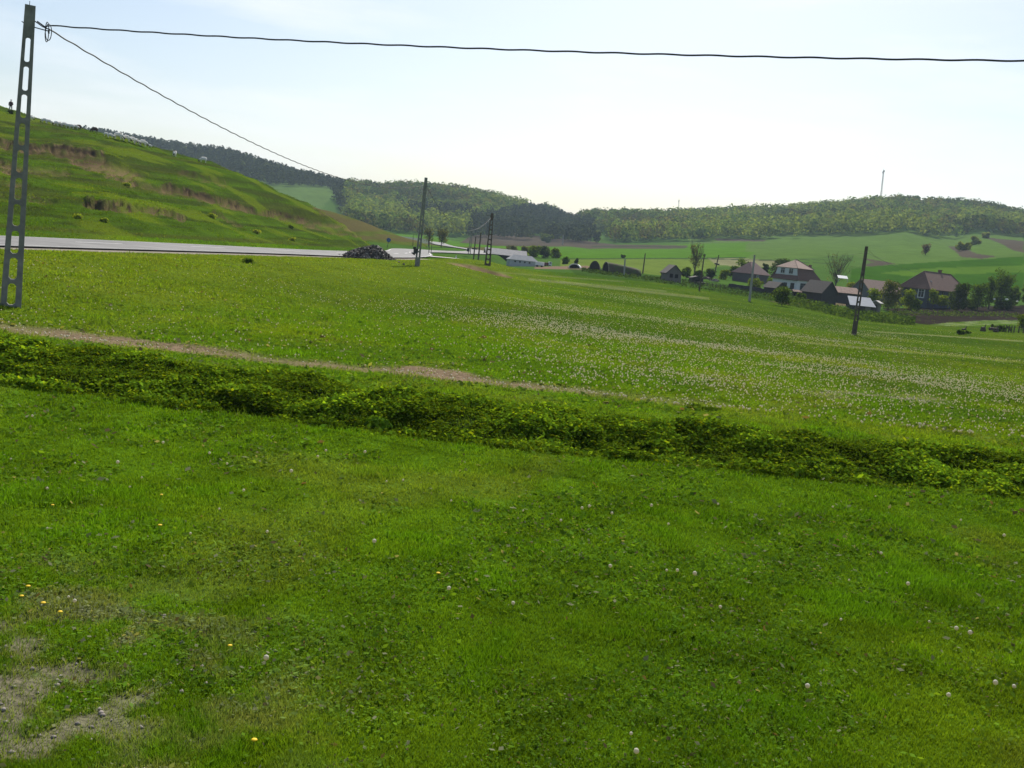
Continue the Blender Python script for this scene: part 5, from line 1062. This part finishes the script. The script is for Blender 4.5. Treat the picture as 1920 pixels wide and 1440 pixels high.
# ------------------------------------------------------------------ sheep and shepherd
M_WOOL = mat('wool', (.75, .72, .66), rough=1, var=.25, scale=9, bump=.3); M_WOOLD = mat('brown_wool', (.07, .045, .035), rough=1, var=.3, scale=8); M_FACE = mat('sheep_face', (.06, .05, .045), rough=.9)
def skin_mesh(name, V, E, Rr, m_, sub=1):
    me = D.meshes.new(name); me.from_pydata(V, E, []); me.materials.append(m_); o = D.objects.new(name, me); COL.objects.link(o)
    sk = o.modifiers.new('skin', 'SKIN'); 
    for i, r in enumerate(Rr): me.skin_vertices[0].data[i].radius = r if isinstance(r, tuple) else (r, r)
    me.skin_vertices[0].data[0].use_root = True
    ss = o.modifiers.new('sub', 'SUBSURF'); ss.levels = sub; ss.render_levels = sub
    dg = bpy.context.evaluated_depsgraph_get(); m2 = bpy.data.meshes.new_from_object(o.evaluated_get(dg)); D.objects.remove(o); m2.name = name
    if not m2.materials: m2.materials.append(m_)
    m2.polygons.foreach_set('use_smooth', [True]*len(m2.polygons)); return m2
def sheep_body(m_):
    V = [(0, 0, .62), (-.38, 0, .64), (-.55, 0, .60), (.34, 0, .62), (.52, 0, .52), (.66, 0, .33), (.72, 0, .16)]
    E = [(0, 1), (1, 2), (0, 3), (3, 4), (4, 5), (5, 6)]; Rr = [(.27, .27), (.27, .27), (.14, .16), (.25, .25), (.14, .14), (.085, .085), (.05, .055)]
    for (x, j) in ((-.38, 1), (.34, 3)):
        for s_ in (-1, 1):
            i = len(V); V += [(x, s_*.14, .40), (x+(.03 if x < 0 else 0), s_*.14, .20), (x, s_*.14, .02)]; E += [(j, i), (i, i+1), (i+1, i+2)]; Rr += [.085, .045, .035]
    return skin_mesh('sheep_body', V, E, Rr, m_)
SB = sheep_body(M_WOOL); SBD = sheep_body(M_WOOLD)
hb = MB(); hb.tube([(.60, 0, .40), (.68, 0, .28), (.75, 0, .12)], [.075, .095, .06], 8); hb.tube([(.62, -.08, .37), (.60, -.20, .34)], [.035, .015], 6); hb.tube([(.62, .08, .37), (.60, .20, .34)], [.035, .015], 6); HM = hb.mesh('face', M_FACE, True)
SH = [(56, 226, 0, 1., 'W', 'pale sheep showing just right of the left pole'), (83, 231, 180, .9, 'W', 'pale sheep grazing far left on the ridge, first of a pair'), (92, 233, 20, .9, 'W', 'pale sheep grazing far left on the ridge, second of the pair'), (105, 236, 170, .9, 'W', 'pale sheep leading the string of sheep along the ridge'), (111, 237, 10, .9, 'W', 'second pale sheep in the string along the ridge'), (120, 238.5, 190, .95, 'W', 'third pale sheep in the string along the ridge'), (128, 241, 0, .9, 'W', 'fourth pale sheep in the string along the ridge'), (134, 242, 180, .9, 'W', 'fifth pale sheep, next to the dark pair'), (141, 243, 15, .95, 'W', 'pale sheep touching the dark brown sheep'), (147, 243, 170, .95, 'D', 'dark brown sheep at the right end of the string'), (177, 249, 175, 1.05, 'D', 'dark brown sheep alone on the skyline'),
      (199, 256, 0, .7, 'W', 'small pale sheep half hidden behind the ridge'), (207, 259, 0, .85, 'W', 'small pale sheep left of the grazing row'), (222, 262.5, 0, 1.3, 'W', 'large woolly sheep at the left of the grazing row'), (237, 266, 0, 1.15, 'W', 'second woolly sheep of the grazing row'), (248, 269.5, 0, 1.15, 'W', 'third woolly sheep of the grazing row'), (256, 271, -20, 1.05, 'W', 'fourth woolly sheep of the grazing row'), (268, 274.5, 0, 1.2, 'W', 'rightmost woolly sheep of the grazing row'), (281, 277, 0, .6, 'W', 'lamb lying just right of the grazing row'), (327, 294, -80, 1.2, 'W', 'sheep facing the camera alone on the slope'), (381, 305, 190, 1.1, 'W', 'last sheep furthest down the skyline to the right')]
for (u, v, rz, s_, c, lb) in SH:
    p = hit(u, v, 60)
    if p.y > 230: p = onland(u, v, 176)
    e = empty('sheep', p, R(rz), lb, 'sheep', 'sheep grazing on the hill', s_*.9); link('body', SB if c == 'W' else SBD, e); link('face', HM, e)
pp = hit(20, 210, 60)
if pp.y > 230: pp = onland(20, 209, 189)
V = [(0, 0, .95), (0, 0, 1.2), (0, 0, 1.42), (0, 0, 1.52), (0, -.02, 1.66), (.11, 0, .88), (.13, .02, .5), (.14, 0, .06), (.15, -.13, .03), (-.11, 0, .88), (-.16, -.05, .5), (-.19, .03, .06), (-.2, -.10, .03), (.20, 0, 1.40), (.27, -.04, 1.12), (.20, -.22, .98), (-.20, 0, 1.40), (-.27, 0, 1.12), (-.25, -.1, .86)]
E = [(0, 1), (1, 2), (2, 3), (3, 4), (0, 5), (5, 6), (6, 7), (7, 8), (0, 9), (9, 10), (10, 11), (11, 12), (2, 13), (13, 14), (14, 15), (2, 16), (16, 17), (17, 18)]
Rr = [.15, .15, .14, .06, .105, .095, .065, .05, .04, .095, .065, .05, .04, .065, .048, .035, .065, .048, .035]
e = empty('person', pp, R(20), 'small distant person in dark jacket and pale trousers standing on the hilltop', 'person', scale=1.05)
link('body', skin_mesh('body', V, E, Rr, mat('skin_tone', (.25, .15, .11))), e)
jb = MB(); jb.tube([(0, 0, .84), (0, 0, 1.05), (0, 0, 1.3), (0, 0, 1.47), (0, 0, 1.52)], [.20, .20, .21, .16, .08], 10); jb.tube([(.19, 0, 1.43), (.275, -.04, 1.12), (.21, -.2, 1.0)], [.085, .07, .055], 8); jb.tube([(-.19, 0, 1.43), (-.275, 0, 1.12), (-.25, -.09, .9)], [.085, .07, .055], 8); jb.build('jacket', mat('jacket_dark', (.05, .02, .022)), e, True)
tb = MB(); tb.tube([(.09, 0, .95), (.13, .02, .5), (.14, 0, .09)], [.12, .09, .075], 8); tb.tube([(-.09, 0, .95), (-.16, -.05, .5), (-.19, .03, .09)], [.12, .09, .075], 8); tb.build('trousers', mat('trousers_pale', (.4, .38, .36)), e, True)
cb_ = MB(); cb_.tube([(0, -.02, 1.68), (0, -.02, 1.78), (0, -.02, 1.80)], [.135, .12, .04], 10); cb_.build('hat', mat('hat_dark', (.02, .018, .018)), e)
